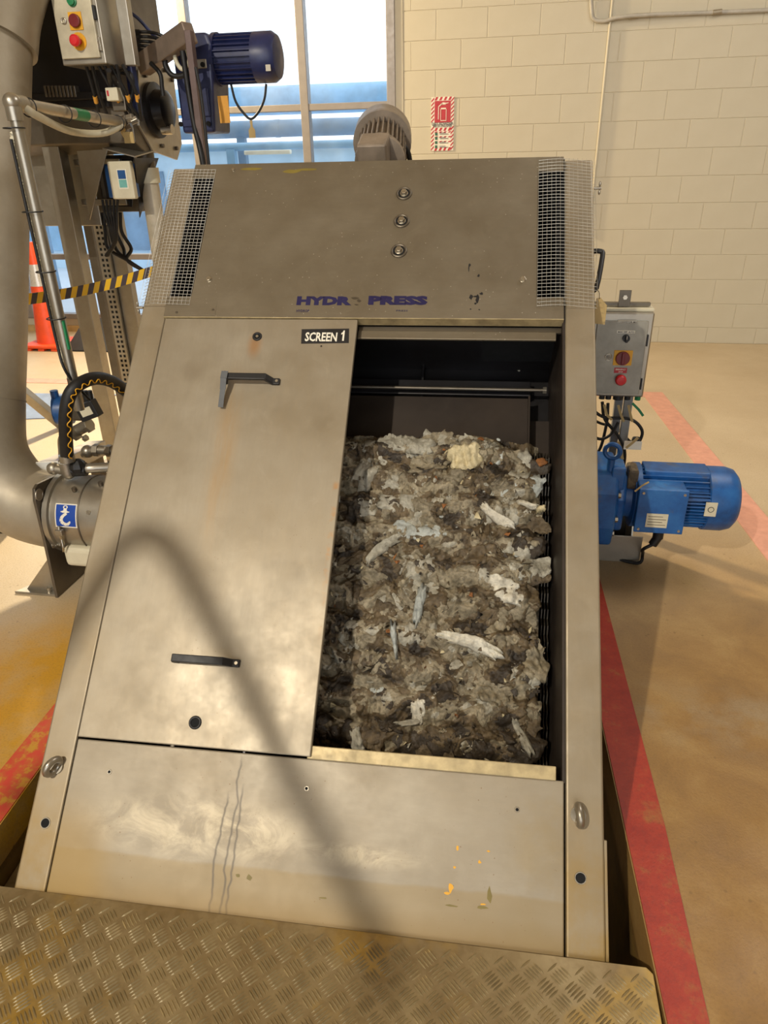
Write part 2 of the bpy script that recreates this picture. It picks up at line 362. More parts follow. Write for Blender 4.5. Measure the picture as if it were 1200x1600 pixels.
M['pit'] = (lambda n: n.set(n.ramp(n.noise(5, 6, 0.65), [(0.3, rgb(84, 62, 26)), (0.65, rgb(150, 116, 50))]), 0.6))(NT('pit_wall_grime'))
def tread():
    n = NT('dirty_tread_aluminium'); c = n.ramp(n.noise(4, 6, 0.62), [(0.3, rgb(128, 108, 74)), (0.55, rgb(152, 134, 98)), (0.75, rgb(170, 152, 116))])
    y = n.ramp(n.noise(3.2, 5, 0.6, n.mapping((1, 1, 1), (3.1, 0, 0))), [(0.52, 0.0), (0.66, 0.7)]); c = n.mix(y, c, rgb(176, 138, 42))
    c = n.mix(n.ramp(n.noise(34, 4), [(0.4, 0.25), (0.55, 0.0)]), c, rgb(104, 82, 48))
    return n.set(c, n.ramp(n.noise(12, 4), [(0.3, 0.36), (0.7, 0.52)]), 0.55)
M['tread'] = tread()
M['treadbar'] = plain('worn_tread_ridge', rgb(168, 150, 112), 0.38, 0.6, 0.18, 12)
def glass():
    m = bpy.data.materials.new('dusty_window_glass'); m.use_nodes = True; t = m.node_tree; N = t.nodes; L = t.links
    for nn in list(N): N.remove(nn)
    o = N.new('ShaderNodeOutputMaterial'); tr = N.new('ShaderNodeBsdfTransparent'); tr.inputs[0].default_value = (0.93, 0.97, 1, 1)
    gl = N.new('ShaderNodeBsdfGlossy'); gl.inputs['Roughness'].default_value = 0.05; df = N.new('ShaderNodeBsdfDiffuse'); df.inputs[0].default_value = (0.7, 0.8, 0.9, 1)
    m1 = N.new('ShaderNodeMixShader'); m1.inputs[0].default_value = 0.06; m2 = N.new('ShaderNodeMixShader')
    nz = N.new('ShaderNodeTexNoise'); nz.inputs['Scale'].default_value = 3; tc = N.new('ShaderNodeTexCoord'); L.new(tc.outputs['Object'], nz.inputs['Vector'])
    r = N.new('ShaderNodeValToRGB'); r.color_ramp.elements[0].position = 0.5; r.color_ramp.elements[0].color = (0.0,) * 3 + (1,); r.color_ramp.elements[1].position = 0.75; r.color_ramp.elements[1].color = (0.05,) * 3 + (1,)
    L.new(nz.outputs[0], r.inputs[0]); L.new(r.outputs[0], m2.inputs[0]); L.new(tr.outputs[0], m1.inputs[1]); L.new(gl.outputs[0], m1.inputs[2])
    L.new(m1.outputs[0], m2.inputs[1]); L.new(df.outputs[0], m2.inputs[2]); L.new(m2.outputs[0], o.inputs[0]); return m
M['glass'] = glass()
M['olive'] = plain('olive_smear', rgb(124, 108, 46), 0.5)
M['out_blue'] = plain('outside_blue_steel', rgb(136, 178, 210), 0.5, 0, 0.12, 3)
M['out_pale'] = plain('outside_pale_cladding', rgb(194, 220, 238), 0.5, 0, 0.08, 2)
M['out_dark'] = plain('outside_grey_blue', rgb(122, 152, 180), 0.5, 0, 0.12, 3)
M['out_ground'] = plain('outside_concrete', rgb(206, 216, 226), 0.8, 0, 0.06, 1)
def cloth(name, a, b, rough=0.75):
    n = NT(name); c = n.ramp(n.noise(26, 7, 0.7, dist=0.5), [(0.3, a), (0.68, b)])
    c = n.mix(n.ramp(n.noise(90, 4), [(0.38, 0.35), (0.5, 0.0)]), c, tuple(x * 0.45 for x in a[:3]) + (1,))
    n.bump(n.noise(55, 6, 0.72, dist=1.2), 0.75, 0.006); return n.set(c, rough)
M['rag'] = cloth('sodden_grey_rag', rgb(90, 81, 62), rgb(172, 159, 132), 0.5)
M['rag_brown'] = cloth('brown_sludge_rag', rgb(58, 48, 34), rgb(124, 106, 78), 0.45)
M['rag_dark'] = cloth('dark_sludge', rgb(34, 28, 22), rgb(78, 66, 50), 0.45)
M['rag_light'] = cloth('pale_rag', rgb(138, 132, 116), rgb(192, 186, 168), 0.55)
M['rag_white'] = cloth('white_rag', rgb(196, 188, 168), rgb(232, 226, 208), 0.6)
M['rag_cream'] = cloth('cream_rag', rgb(190, 174, 132), rgb(218, 204, 166), 0.6)
M['rag_blue'] = cloth('pale_blue_film', rgb(150, 152, 144), rgb(190, 194, 188), 0.35)
M['debris_orange'] = cloth('orange_debris', rgb(104, 64, 30), rgb(164, 106, 54))
# ------------------------------------------------------------------ setting: floor, pit, walls
WY = 5.63
g = G(); X0, X1 = -0.70, 0.87; YP = 2.0
def quad(g, pts, d=Vector((0, 0, -0.12))): g.prism(pts, d)
sx = -0.05     # the pit runs slightly askew
def pe(side, y): return (X0 if side < 0 else X1) + (y + 0.1) * sx + 0.0
quad(g, [(-8, -8, 0), (pe(-1, -8), -8, 0), (pe(-1, YP), YP, 0), (-8, YP, 0)])
quad(g, [(pe(1, -8), -8, 0), (8, -8, 0), (8, YP, 0), (pe(1, YP), YP, 0)])
quad(g, [(-8, YP, 0), (8, YP, 0), (8, WY + 0.2, 0), (-8, WY + 0.2, 0)])
tag(g.build('floor', M['floor']), kind='structure')
g = G()
for s_ in (-1, 1):
    a, b = pe(s_, -2.2), pe(s_, YP); o = 0.05 * s_
    g.prism([(a, -2.2, -0.1), (b, YP, -0.1), (b + o, YP, -0.1), (a + o, -2.2, -0.1)], (0, 0, -0.75))
g.box(-0.9, 0.95, YP - 0.15, YP, -0.85, -0.12); g.box(-0.9, 1.05, -2.3, 2.0, -0.9, -0.85)
tag(g.build('trim_1', M['pit']), kind='structure', label='grimy ochre walls and base of the machine pit')
g = G()   # angle ledges along the pit sides
a, b = pe(-1, -0.4), pe(-1, 1.6)
g.prism([(a + 0.002, -0.4, -0.16), (a + 0.05, -0.4, -0.16), (b + 0.05, 1.6, -0.16), (b + 0.002, 1.6, -0.16)], (0, 0, -0.012))
tag(g.build('trim_2', M['edge']), kind='structure')
# far wall
wall = thing('wall_back', None, None, (0, WY, 0), kind='structure')
g = G(); g.box(-0.53, 8, WY + 0.0035, WY + 0.2, 0, 4.4); g.build('wall_core', M['wallpaint'], wall)
g = G(); g.box(-0.56, -0.465, WY - 0.004, WY + 0.1, 0, 4.4); g.build('window_reveal', M['wallpaint'], wall, bevel=0.004)
def rbox(w_, d_, h_, nm):
    g = G(); g.box(0.0016, w_ - 0.0016, 0, d_, 0.0014, h_ - 0.0014); o = g.build(nm, M['wallpaint'], wall, local=True, bevel=0.003, seg=1)
    return o
KZ = 0.133; bh = 0.2; bw = 0.4; XA = -0.005
full = rbox(bw, 0.02, bh, 'block'); first = True
def put(o, x, z, sx_=1.0, sz=1.0):
    global first
    if first: c = o; first = False
    else:
        c = o.copy(); COL.objects.link(c)
    c.parent = wall; c.location = (x, 0, z); c.scale = (sx_, 1, sz); c['kind'] = 'structure'; return c
for k in range(-1, 14):
    off = 0.0 if (k % 2 == 0) else 0.2
    x = XA - 0.8 + off
    # rows 10, 4 ... carry head joints at whole block steps, odd rows at half steps
    while x < 3.55:
        x0 = max(x, -0.465); x1 = x + bw
        if x1 > x0 + 0.03:
            z0 = KZ + bh * k; z1 = z0 + bh
            if k == -1: z0, z1 = 0.0, KZ
            put(full, x0, z0, (x1 - x0) / bw, (z1 - z0) / bh)
        x += bw
g = G(); g.box(-8, -0.53, WY, WY + 0.2, 0, 0.06); tag(g.build('baseboard_back', M['plinth']), kind='structure')
g = G(); g.box(-8, -0.53, WY + 0.01, WY + 0.2, 0.06, 0.14); g.box(-8, -0.53, WY, WY + 0.2, 3.9, 4.4)
tag(g.build('wall_window_side', M['wallpaint']), kind='structure')
g = G(); g.box(8, 8.2, -8, WY + 0.2, 0, 4.4); tag(g.build('wall_right', M['wallpaint']), kind='structure')
g = G(); g.box(-8.2, -8, -8, WY + 0.2, 0, 4.4); tag(g.build('wall_left', M['wallpaint']), kind='structure')
g = G(); g.box(-8, -3.5, -8.2, -8, 0, 4.4); g.box(5, 8, -8.2, -8, 0, 4.4); g.box(-3.5, 5, -8.2, -8, 3.9, 4.4); tag(g.build('wall_front', M['wallpaint']), kind='structure')
g = G(); g.box(-8.2, 8.2, -8.2, WY + 0.2, 4.4, 4.5); tag(g.build('ceiling', M['ceiling']), kind='structure')
# window
win = thing('window_1', 'wide aluminium framed window bright with daylight beside the block wall', None, (-3, WY, 0), kind='structure')
mx = [-0.565, -1.30, -2.29, -3.29, -4.29, -5.29, -6.29, -7.29]; tz = [0.155, 0.72, 1.905, 2.95, 3.87]
for i, x in enumerate(mx):
    g = G(); g.box(x - 0.035, x + 0.035, WY - 0.02, WY + 0.08, 0.14, 3.9); g.build('mullion', M['alu'], win, bevel=0.004)
for z in tz:
    g = G(); g.box(-7.29, -0.56, WY - 0.015, WY + 0.07, z - 0.025, z + 0.025); g.build('transom', M['alu'], win, bevel=0.004)
for i in range(len(mx) - 1):
    for j in range(len(tz) - 1):
        g = G(); g.box(mx[i + 1] + 0.035, mx[i] - 0.035, WY + 0.028, WY + 0.034, tz[j] + 0.025, tz[j + 1] - 0.025); g.build('pane', M['glass'], win)
# outside
g = G(); g.box(-40, 30, WY + 0.2, 60, -0.5, -0.1); tag(g.build('ground_outside', M['out_ground']), 'pale concrete yard outside the window', kind='structure')
def zat(y, Y, x=520): return at(x, y, Y).z
b = thing('outdoor_building', 'pale blue clad low building seen through the window', 'building', (-4, 11, 0))
Yb = 11.0
g = G(); g.box(-14, 4, Yb, Yb + 3, -0.1, zat(222, Yb)); g.build('wall', M['out_pale'], b)
g = G(); g.cyl((-14, Yb + 0.9, zat(146, Yb)), (6, Yb + 0.9, zat(146, Yb)), 0.21, 16); g.build('roof_duct', M['out_blue'], b, smooth=60)
for k in range(10):
    g = G(); x = -13.4 + k * 1.75; g.box(x, x + 1.2, Yb - 0.03, Yb + 0.02, 0.2, zat(262, Yb)); g.build('window', M['out_dark'] if k % 3 else M['out_blue'], b)
g = G(); g.box(-14, 4, Yb - 0.15, Yb, zat(226, Yb), zat(219, Yb)); g.build('gutter', M['white'], b)
def outpipe(y0, y1, Y, m, label):
    z0, z1 = zat(y1, Y), zat(y0, Y); g = G(); r = (z1 - z0) / 2; g.cyl((-12, Y, (z0 + z1) / 2), (4, Y, (z0 + z1) / 2), r, 20)
    for x in (-10, -7.5, -5, -2.5): g.cyl((x, Y, (z0 + z1) / 2), (x + 0.06, Y, (z0 + z1) / 2), r * 1.04, 20)
    t = thing('outdoor_pipe', label, 'pipe', (-4, Y, 0)); g.build('pipe_run', m, t, smooth=60)
    for x in (-9, -6, -3, 1): g = G(); g.box(x, x + 0.1, Y - 0.05, Y + 0.05, -0.1, z0 + 0.02); g.build('support_post', m, t)
outpipe(184, 212, 8.6, M['out_dark'], 'large grey blue pipe outside the window, upper of two')
outpipe(219, 232, 8.2, M['out_blue'], 'thinner blue pipe outside the window, below the large pipe')
t = at(418, 238, 7.6); g = G(); g.box(t.x - 0.27, t.x + 0.27, 7.57, 7.65, t.z - 0.022, t.z + 0.022)
g.box(t.x - 0.02, t.x + 0.02, 7.62, 8.2, t.z, t.z + 0.02)
tag(g.build('batten_light', M['white'], bevel=0.01), 'slim white batten light hanging outside the window', 'light')
# conduits on the block wall
def wallpt(x, y): p = at(x, y, WY - 0.012); return p
cnd = thing('wall_conduit', 'thin cream vertical conduit on the block wall', 'conduit', (1.0, WY, 0))
p0 = wallpt(957, 0); g = G(); g.tube([Vector((p0.x, WY - 0.012, 3.4)), Vector((p0.x, WY - 0.012, 0.9))], 0.010, 10, 0); g.build('pipe', M['wallpaint'], cnd, smooth=60)
for z in (2.45, 1.8, 1.2):
    g = G(); g.box(p0.x - 0.018, p0.x + 0.018, WY - 0.006, WY + 0.002, z - 0.008, z + 0.008); g.build('clip', M['wallpaint'], cnd)
cnd = thing('bent_conduit', 'grey painted conduit bending along the top of the block wall', 'conduit', (1.4, WY, 2.6))
P = [wallpt(922, -60), wallpt(924, 10), wallpt(928, 30), wallpt(945, 33), wallpt(965, 28), wallpt(1010, 24), wallpt(1110, 20), wallpt(1250, 14)]
for p in P: p.y = WY - 0.02
P[4].y = P[5].y = WY - 0.035
g = G(); g.tube(P, 0.014, 12, 5); g.build('pipe', plain('grey_conduit', rgb(178, 172, 160), 0.5), cnd, smooth=60)
for x, y in ((989, 26), (1120, 19.5)):
    p = wallpt(x, y); g = G(); g.cyl((p.x - 0.03, p.y - 0.012, p.z - 0.002), (p.x + 0.03, p.y - 0.012, p.z + 0.002), 0.018, 12); g.build('coupling', M['pipe'], cnd, smooth=60)
# fire extinguisher sign
pa, pb = at(674, 152, WY - 0.004), at(708, 235, WY - 0.004); W_, H_ = pb.x - pa.x, pa.z - pb.z
sg = thing('fire_sign', 'red and white fire extinguisher sign on the block wall above the machine', 'sign', (pa.x, WY, pb.z))
g = G(); g.box(pa.x, pa.x + W_, WY - 0.005, WY, pb.z, pb.z + H_); g.build('sign_board', M['white'], sg)
def sgm(u, v): return Vector((pa.x + u * W_, WY - 0.0058, pb.z + v * H_))
def flat(g, pts, d=0.0006): g.prism([sgm(*p) for p in pts], (0, d, 0))
g = G()
bwid = 0.13; hb = bwid * W_ / H_
for k in range(-1, 22):                       # diagonal hazard stripes round the border
    v0 = k * 0.075
    for u0, u1 in ((0, bwid), (1 - bwid, 1)):
        y0, y1, y2, y3 = v0, v0 + 0.035, v0 + 0.035 + hb, v0 + hb
        if y0 >= 0.0 and y2 <= 1.0 and not (0.44 < (y0 + y2) / 2 < 0.53): flat(g, [(u0, y0), (u1, y3), (u1, y2), (u0, y1)])
for v0 in (0.0, 1 - hb, 0.435 - hb, 0.34, 0.25, 0.16):
    hh = hb if v0 in (0.0, 1 - hb, 0.435 - hb) else hb * 0.4
    for k in range(4):
        u = 0.14 + k * 0.2
        if u > 0.75: continue
        flat(g, [(u, v0), (u + 0.1, v0), (u + 0.17, v0 + hh), (u + 0.07, v0 + hh)])
flat(g, [(0.15, 0.53), (0.86, 0.53), (0.86, 0.93), (0.15, 0.93)]); g.build('hazard_print', M['redprint'], sg)
g = G(); D = 0.0012
def fl2(pts): g.prism([sgm(*p) - Vector((0, 0.001, 0)) for p in pts], (0, 0.0004, 0))
fl2([(0.41, 0.565), (0.43, 0.565), (0.43, 0.78), (0.41, 0.78)]); fl2([(0.65, 0.565), (0.67, 0.565), (0.67, 0.78), (0.65, 0.78)])
fl2([(0.41, 0.56), (0.67, 0.56), (0.67, 0.572), (0.41, 0.572)]); fl2([(0.43, 0.775), (0.65, 0.775), (0.65, 0.80), (0.43, 0.80)])
fl2([(0.44, 0.86), (0.64, 0.86), (0.62, 0.895), (0.5, 0.90)]); fl2([(0.62, 0.87), (0.76, 0.885), (0.76, 0.895), (0.62, 0.89)])
fl2([(0.30, 0.59), (0.33, 0.59), (0.34, 0.83), (0.31, 0.83)]); fl2([(0.31, 0.83), (0.34, 0.82), (0.5, 0.875), (0.48, 0.895)])
g.build('extinguisher_print', M['white'], sg)
MT = lambda u, v: Matrix.Translation(sgm(u, v) - Vector((0, 0.001, 0))) @ Matrix.Rotation(PI / 2, 4, 'X')
SGI = MW[sg.name].inverted()
text('sign_lettering', 'DRY POWDER', M['blackprint'], sg, SGI @ MT(0.5, 0.485), 0.028, 0.98, 0.0004, 0.0002, 'CENTER')
text('sign_lettering', 'FIRE EXTINGUISHER', M['blackprint'], sg, SGI @ MT(0.5, 0.447), 0.028, 0.62, 0.0004, 0.0002, 'CENTER')
g = G()
for k, v in enumerate((0.05, 0.13, 0.21, 0.29)):
    fl2([(0.18, v), (0.29, v), (0.29, v + 0.055), (0.18, v + 0.055)])
g.build('green_symbol', M['greenprint'], sg)
g = G()
for v in (0.06, 0.14, 0.225, 0.31):
    for q in range(2): fl2([(0.38, v + 0.022 * q), (0.78 - 0.12 * q, v + 0.022 * q), (0.78 - 0.12 * q, v + 0.022 * q + 0.008), (0.38, v + 0.022 * q + 0.008)])
g.build('fine_print', M['blackprint'], sg)
# floor markings
def strip(name, pts, m, label, z=0.003, grp=None):
    g = G(); g.prism([(p[0], p[1], 0.0) for p in pts], (0, 0, z)); return tag(g.build(name, m), label, 'floor marking', grp)
g_ = 0.003
strip('floor_line', [(pe(1, -1.5) + g_, -1.5), (0.965, -1.5), (0.950, 0.33), (0.905, 1.5), (pe(1, 1.5) + g_, 1.5)], M['redline'], 'worn red line painted along the right edge of the machine pit')
strip('floor_line', [(1.60, 1.6), (1.745, 1.6), (1.575, 4.08), (1.44, 3.96)], M['pinkline'], 'faded red line on the floor behind the blue motor')
strip('floor_line', [(-7.5, 3.74), (1.44, 3.96), (1.575, 4.08), (-7.5, 3.86)], M['pinkline'], 'faded pink line running across the floor far behind the machine', 0.0025)
strip('floor_line', [(pe(-1, -1.5) - g_, -1.5), (pe(-1, 1.0) - g_, 1.0), (-0.84, 1.0), (-0.79, -1.5)], M['redpatchy'], 'patchy red line worn down to yellow left of the machine')
# ------------------------------------------------------------------ checker plate
cp = thing('tread_plate', 'dirty aluminium checker plate cover in front of the machine', 'floor plate', (0.1, -0.4, 0))
ya = math.tan(0.0287)
def py_(x): return -0.078 + (x + 0.6) * ya
XL, XR = -0.735, 0.863
g = G(); g.prism([(XL, -1.7, 0.002), (XR + 0.02, -1.7, 0.002), (XR, py_(XR) - 0.012, 0.002), (XR - 0.012, py_(XR), 0.002), (XL, py_(XL), 0.002)], (0, 0, -0.006))
g.build('plate', M['tread'], cp, bevel=0.001)
g = G(); px_ = 0.0546; ry = 0.0268
for j in range(0, 20):
    for i in range(-1, 30):
        cx = XL + 0.02 + i * px_ + (px_ / 2 if j % 2 else 0); cy = -0.030 - j * ry + (cx) * ya - 0.045
        if cx > XR - 0.02 or cx < XL + 0.02: continue
        a = (PI / 4 + YAW) if j % 2 == 0 else (-PI / 4 + YAW)
        d = Vector((math.cos(a), math.sin(a), 0)); n_ = Vector((-d.y, d.x, 0))
        for k in range(5):
            c = Vector((cx, cy, 0.0018)) + n_ * (k - 2) * 0.0075
            hl = 0.0182 - abs(k - 2) * 0.0012; wd = 0.0023
            if c.y + hl > py_(c.x) - 0.004: continue
            g.add([c - d * hl, c - d * hl * 0.5 + n_ * wd, c + d * hl * 0.5 + n_ * wd, c + d * hl, c + d * hl * 0.5 - n_ * wd, c - d * hl * 0.5 - n_ * wd,
                   c - d * hl * 0.5 + Vector((0, 0, 0.003)), c + d * hl * 0.5 + Vector((0, 0, 0.003))],
                  [(0, 6, 1), (1, 6, 7, 2), (2, 7, 3), (3, 7, 4), (4, 7, 6, 5), (5, 6, 0)])
tag(g.build('tread_ridge', M['treadbar'], cp), kind='stuff')
# ------------------------------------------------------------------ screening press (local frame: a across, b up the slope, h out of the face)
mc = thing('screening_press', 'large inclined stainless steel screening press with an open hatch full of rags', 'machine', mat=MMAT)
def lb(name, m, x0, x1, y0, y1, z0, z1, parent=None, bevel=0.002, seg=2):
    g = G(); g.box(x0, x1, y0, y1, z0, z1); return g.build(name, m, parent or mc, local=True, bevel=bevel, seg=seg)
WM = 1.34; BT = 2.121; B0 = -0.62
# rails: folded channels with a hollow side plate behind
for x0, x1, s_ in ((0.0, 0.0785, -1), (1.2575, WM, 1)):
    lb('side_rail', M['rail'], x0, x1, B0, BT, -0.07, 0.0, bevel=0.005, seg=3)
# side plates close the body
for x0, x1 in ((0.0, 0.004), (WM - 0.004, WM)):
    g = G(); g.prism([(x0, B0, -0.07), (x0, BT, -0.07), (x0, BT, -0.42), (x0, B0, -0.42)], (x1 - x0, 0, 0)); g.build('side_plate', M['steel_dark'], mc, local=True)
lb('back_cover', M['steel_dark'], 0.004, WM - 0.004, B0, BT, -0.424, -0.42, bevel=0)
lb('top_cover', M['hood'], 0.0785, 1.2575, BT - 0.003, BT, -0.42, 0.004, bevel=0)
lb('rail_flange', M['rail'], WM, WM + 0.006, -0.2, 0.22, -0.06, -0.002, bevel=0.001)
# lower plate
lb('lower_panel', M['lower'], 0.0815, 1.2535, B0, 0.3345, -0.006, 0.001, bevel=0.003)
# door
door = lb('hatch_door', M['door'], 0.0855, 0.670, 0.339, 1.5385, -0.004, 0.012, bevel=0.0025)
# screw press trough under the tub and rear legs (world frame)
g = G(); g.prism([(-0.56, y, z) for y, z in ((1.04, 0.12), (1.04, 0.40), (1.12, 0.50), (1.72, 0.50), (1.80, 0.40), (1.80, 0.12))], (1.36, 0.0, 0)); g.build('press_trough', M['steel_dark'], mc, bevel=0.006)
for x in (-0.62, 0.70):
    g = G(); g.box(x, x + 0.08, 1.86, 1.94, 0.0, 1.20); g.build('rear_leg', M['steel_dark'], mc, bevel=0.003)
    g = G(); g.box(x, x + 0.08, 1.10, 1.16, 0.0, 0.62); g.build('front_leg', M['steel_dark'], mc, bevel=0.003)
# hood with two notches
g = G(); nz = [(0.0795, 1.543), (1.2525, 1.543), (1.2525, 1.615), (1.177, 1.615), (1.177, 2.066), (1.2525, 2.066), (1.2525, BT), (0.0795, BT), (0.0795, 2.066), (0.154, 2.066), (0.154, 1.615), (0.0795, 1.615)]
g.prism([(x, y, 0.010) for x, y in nz], (0, 0, 0.004)); hood = g.build('hood_panel', M['hood'], mc, local=True, bevel=0.001, seg=1)
lb('hood_lip', M['edge'], 0.0795, 1.2525, 1.5405, 1.543, -0.02, 0.014, bevel=0.0005)
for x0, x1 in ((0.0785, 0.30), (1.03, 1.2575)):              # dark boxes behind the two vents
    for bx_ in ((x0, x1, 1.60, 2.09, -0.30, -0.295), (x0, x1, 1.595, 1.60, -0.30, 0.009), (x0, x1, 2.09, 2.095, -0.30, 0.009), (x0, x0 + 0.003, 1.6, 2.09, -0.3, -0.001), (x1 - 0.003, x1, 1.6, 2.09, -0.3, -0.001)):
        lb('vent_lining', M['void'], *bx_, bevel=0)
# hood fixings
for px, py, rx, ry in ((392, 264, 0.045, 0.006), (455, 268, 0.03, 0.009), (480, 265, 0.035, 0.005)):
    p = mpx(px, py, 0.014); g = G(); n_ = 10
    g.prism([(p.x + rx * math.cos(2 * PI * i / n_) * random.uniform(0.7, 1.1), min(BT - 0.001, p.y + ry * math.sin(2 * PI * i / n_) * random.uniform(0.7, 1.1)), 0.014) for i in range(n_)], (0, 0, 0.0003)); g.build('paint_smear', M['olive'], mc, local=True)
for x, y in ((0.773, 1.988), (0.773, 1.884), (0.773, 1.775)):
    g = G(); g.torus((x, y, 0.0145), (0, 0, 1), 0.021, 0.004, 24, 8); w_ = g.build('washer_ring', M['steel_dark'], mc, local=True, smooth=40)
    g = G(); g.cyl((x, y, 0.0142), (x, y, 0.0150), 0.019, 20); g.build('recess', M['void'], mc, local=True)
    g = G(); g.cyl((x, y, 0.014), (x, y, 0.017), 0.0125, 18); g.hexa((x, y, 0.017), (0, 0, 1), 0.0095, 0.009); g.build('hex_bolt', M['bolt'], mc, local=True, bevel=0.0008)
def small_bolt(px, py, r=0.0075, hh=0.006):
    p = mpx(px, py, 0.014); g = G(); g.cyl((p.x, p.y, 0.0135), (p.x, p.y, 0.0155), r * 1.25, 14); g.hexa((p.x, p.y, 0.0155), (0, 0, 1), r, hh); g.build('cap_screw', M['bolt'], mc, local=True, bevel=0.0006)
small_bolt(327, 437); small_bolt(817, 437); small_bolt(365, 266, 0.005, 0.005)
for px, py in ((276, 488), (333, 484)):
    p = mpx(px, py, 0.014); g = G(); g.cyl((p.x, p.y, 0.0135), (p.x, p.y, 0.0152), 0.004, 10); g.build('rivet', M['steel_dark'], mc, local=True)
p0, p1 = mpx(294, 470, 0.014), mpx(336, 492, 0.014)
lb('rating_plate', M['hood'], p0.x, p1.x, p1.y, p0.y, 0.0138, 0.0146, bevel=0.0003)
# wire meshes wrapping vents and rails
def wire_mesh(a0, a1, b0, b1, hz, outer):
    g = G(); n = 43
    for i in range(n + 1):
        b = b0 + (b1 - b0) * i / n; j = random.uniform(-0.0012, 0.0012)
        P = [(a0, b + j, hz - 0.012 if outer < 0 else hz), ((a0 * 3 + a1) / 4, b, hz + 0.004), ((a0 + a1) / 2, b + random.uniform(-0.0008, 0.0008), hz + 0.003), (a1, b - j, hz if outer < 0 else hz - 0.012)]
        g.tube(P, 0.0008, 4, 2, False)
    m = 13
    for i in range(m + 1):
        a = a0 + (a1 - a0) * i / m; e = 0.004 * math.sin(PI * i / m)
        g.tube([(a + random.uniform(-0.0006, 0.0006), b0 - 0.003, hz + e - 0.001), (a, (b0 + b1) / 2, hz + e + 0.0012), (a, b1 + 0.003, hz + e - 0.001)], 0.0005, 4, 2, False)
    o = g.build('wire_mesh', M['wire'], mc, local=True); o['kind'] = 'stuff'
wire_mesh(-0.006, 0.153, 1.585, 2.095, 0.016, -1); wire_mesh(1.178, WM + 0.004, 1.585, 2.105, 0.016, 1)
# wing nuts on the flanks, flank handle
for p, s_ in ((mp(-0.004, 1.59, -0.01), -1), (mp(WM + 0.004, 2.02, -0.01), 1)):
    g = G(); g.cyl(p, p + Vector((s_ * 0.022, 0, 0)), 0.004, 10); q = p + Vector((s_ * 0.014, 0, 0))
    for z in (-1, 1): g.sphere(q + Vector((s_ * 0.003, 0, z * 0.011)), 0.008, 10, 6, (0.45, 0.6, 1.0))
    g.build('wing_nut', M['steel'], mc, smooth=60)
h0, h1 = mp(WM, 1.83, -0.06), mp(WM, 1.70, -0.06); dx = Vector((1, 0, 0))
g = G(); g.tube([h0, h0 + dx * 0.03, h0 + dx * 0.034 + (h1 - h0) * 0.15, h1 + dx * 0.015, h1], 0.0075, 10, 3); g.build('flank_handle', M['black'], mc, smooth=60)
# door handles
def bridge_handle(px0, py0, px1, py1, tilt=0.0):
    p, q = mpx(px0, py0, 0.03), mpx(px1, py1, 0.03); x0, x1, y = p.x, q.x, (p.y + q.y) / 2
    g = G(); H = 0.012; T = 0.036; wd = 0.0095
    prof = [(x0 - 0.006, 0.0), (x0 - 0.006, 0.010), (x0 + 0.003, T), (x1 - 0.032, T), (x1 - 0.015, 0.009), (x1 + 0.002, 0.009), (x1 + 0.002, 0.0), (x1 - 0.022, 0.0), (x1 - 0.022, 0.004), (x1 - 0.038, T - 0.011), (x0 + 0.014, T - 0.011), (x0 + 0.012, 0.0)]
    g.prism([(a, y - wd, H + t) for a, t in prof], (0, 2 * wd, 0))
    hd = g.build('handle', M['black'], door, local=True, bevel=0.002)
    g = G(); g.cyl((x1 - 0.006, y, H + 0.008), (x1 - 0.006, y, H + 0.011), 0.0042, 12); g.build('handle_screw', M['bolt'], door, local=True, smooth=40)
    return x0, x1, y
hx0, hx1, hy = bridge_handle(347, 590, 434, 594)
bridge_handle(270, 1030, 371, 1034)
# knob bolts through the door
for px, py, r in ((402, 526, 0.0125), (305, 1129, 0.0145)):
    p = mpx(px, py, 0.012)
    g = G(); g.torus((p.x, p.y, 0.0125), (0, 0, 1), r * 0.88, 0.0035, 22, 8); g.build('rubber_grommet', M['rubber'], door, local=True, smooth=60)
    g = G(); g.cyl((p.x, p.y, 0.0118), (p.x, p.y, 0.0132), r * 0.75, 18); g.build('bolt_hole', M['void'], door, local=True)
    if r < 0.013: g = G(); g.hexa((p.x, p.y, 0.0132), (0, 0, 1), 0.0045, 0.002); g.build('hex_socket', M['bolt'], door, local=True)
def screw(px, py, r, par, h, hollow=True):
    p = mpx(px, py, h); g = G(); g.torus((p.x, p.y, h), (0, 0, 1), r, r * 0.35, 14, 6); g.build('screw_hole_rim', M['bolt'], par, local=True, smooth=60)
    g = G(); g.cyl((p.x, p.y, h - 0.001), (p.x, p.y, h + 0.0006), r * 0.85, 12); g.build('screw_hole', M['void'], par, local=True)
screw(502, 541, 0.0032, door, 0.012)
for px, py in ((171, 1206), (479, 1232), (808, 1265)): screw(px, py, 0.0045, mc, 0.001)
# rail holes and lifting eyes
for px, py in ((71, 1286), (907, 1372)):
    p = mpx(px, py, 0.0); g = G(); g.torus((p.x, p.y, 0.0), (0, 0, 1), 0.0115, 0.0016, 24, 6); g.build('jacking_hole_rim', M['bolt'], mc, local=True, smooth=60)
    g = G(); g.cyl((p.x, p.y, -0.004), (p.x, p.y, 0.0007), 0.0108, 24); g.build('jacking_hole', M['void'], mc, local=True)
for px, py, ax in ((82, 1198, (0.9, -0.45, 0.15)), (905, 1274, (1.0, 0.12, 0.0))):
    p = mpx(px, py, 0.02); c = Vector((p.x, p.y, 0.018))
    g = G(); g.torus(c, ax, 0.0195, 0.0088, 26, 12); g.cyl((c.x, c.y, 0.0), (c.x, c.y, 0.006), 0.017, 18); g.build('lifting_eye', M['steel'], mc, local=True, smooth=60)
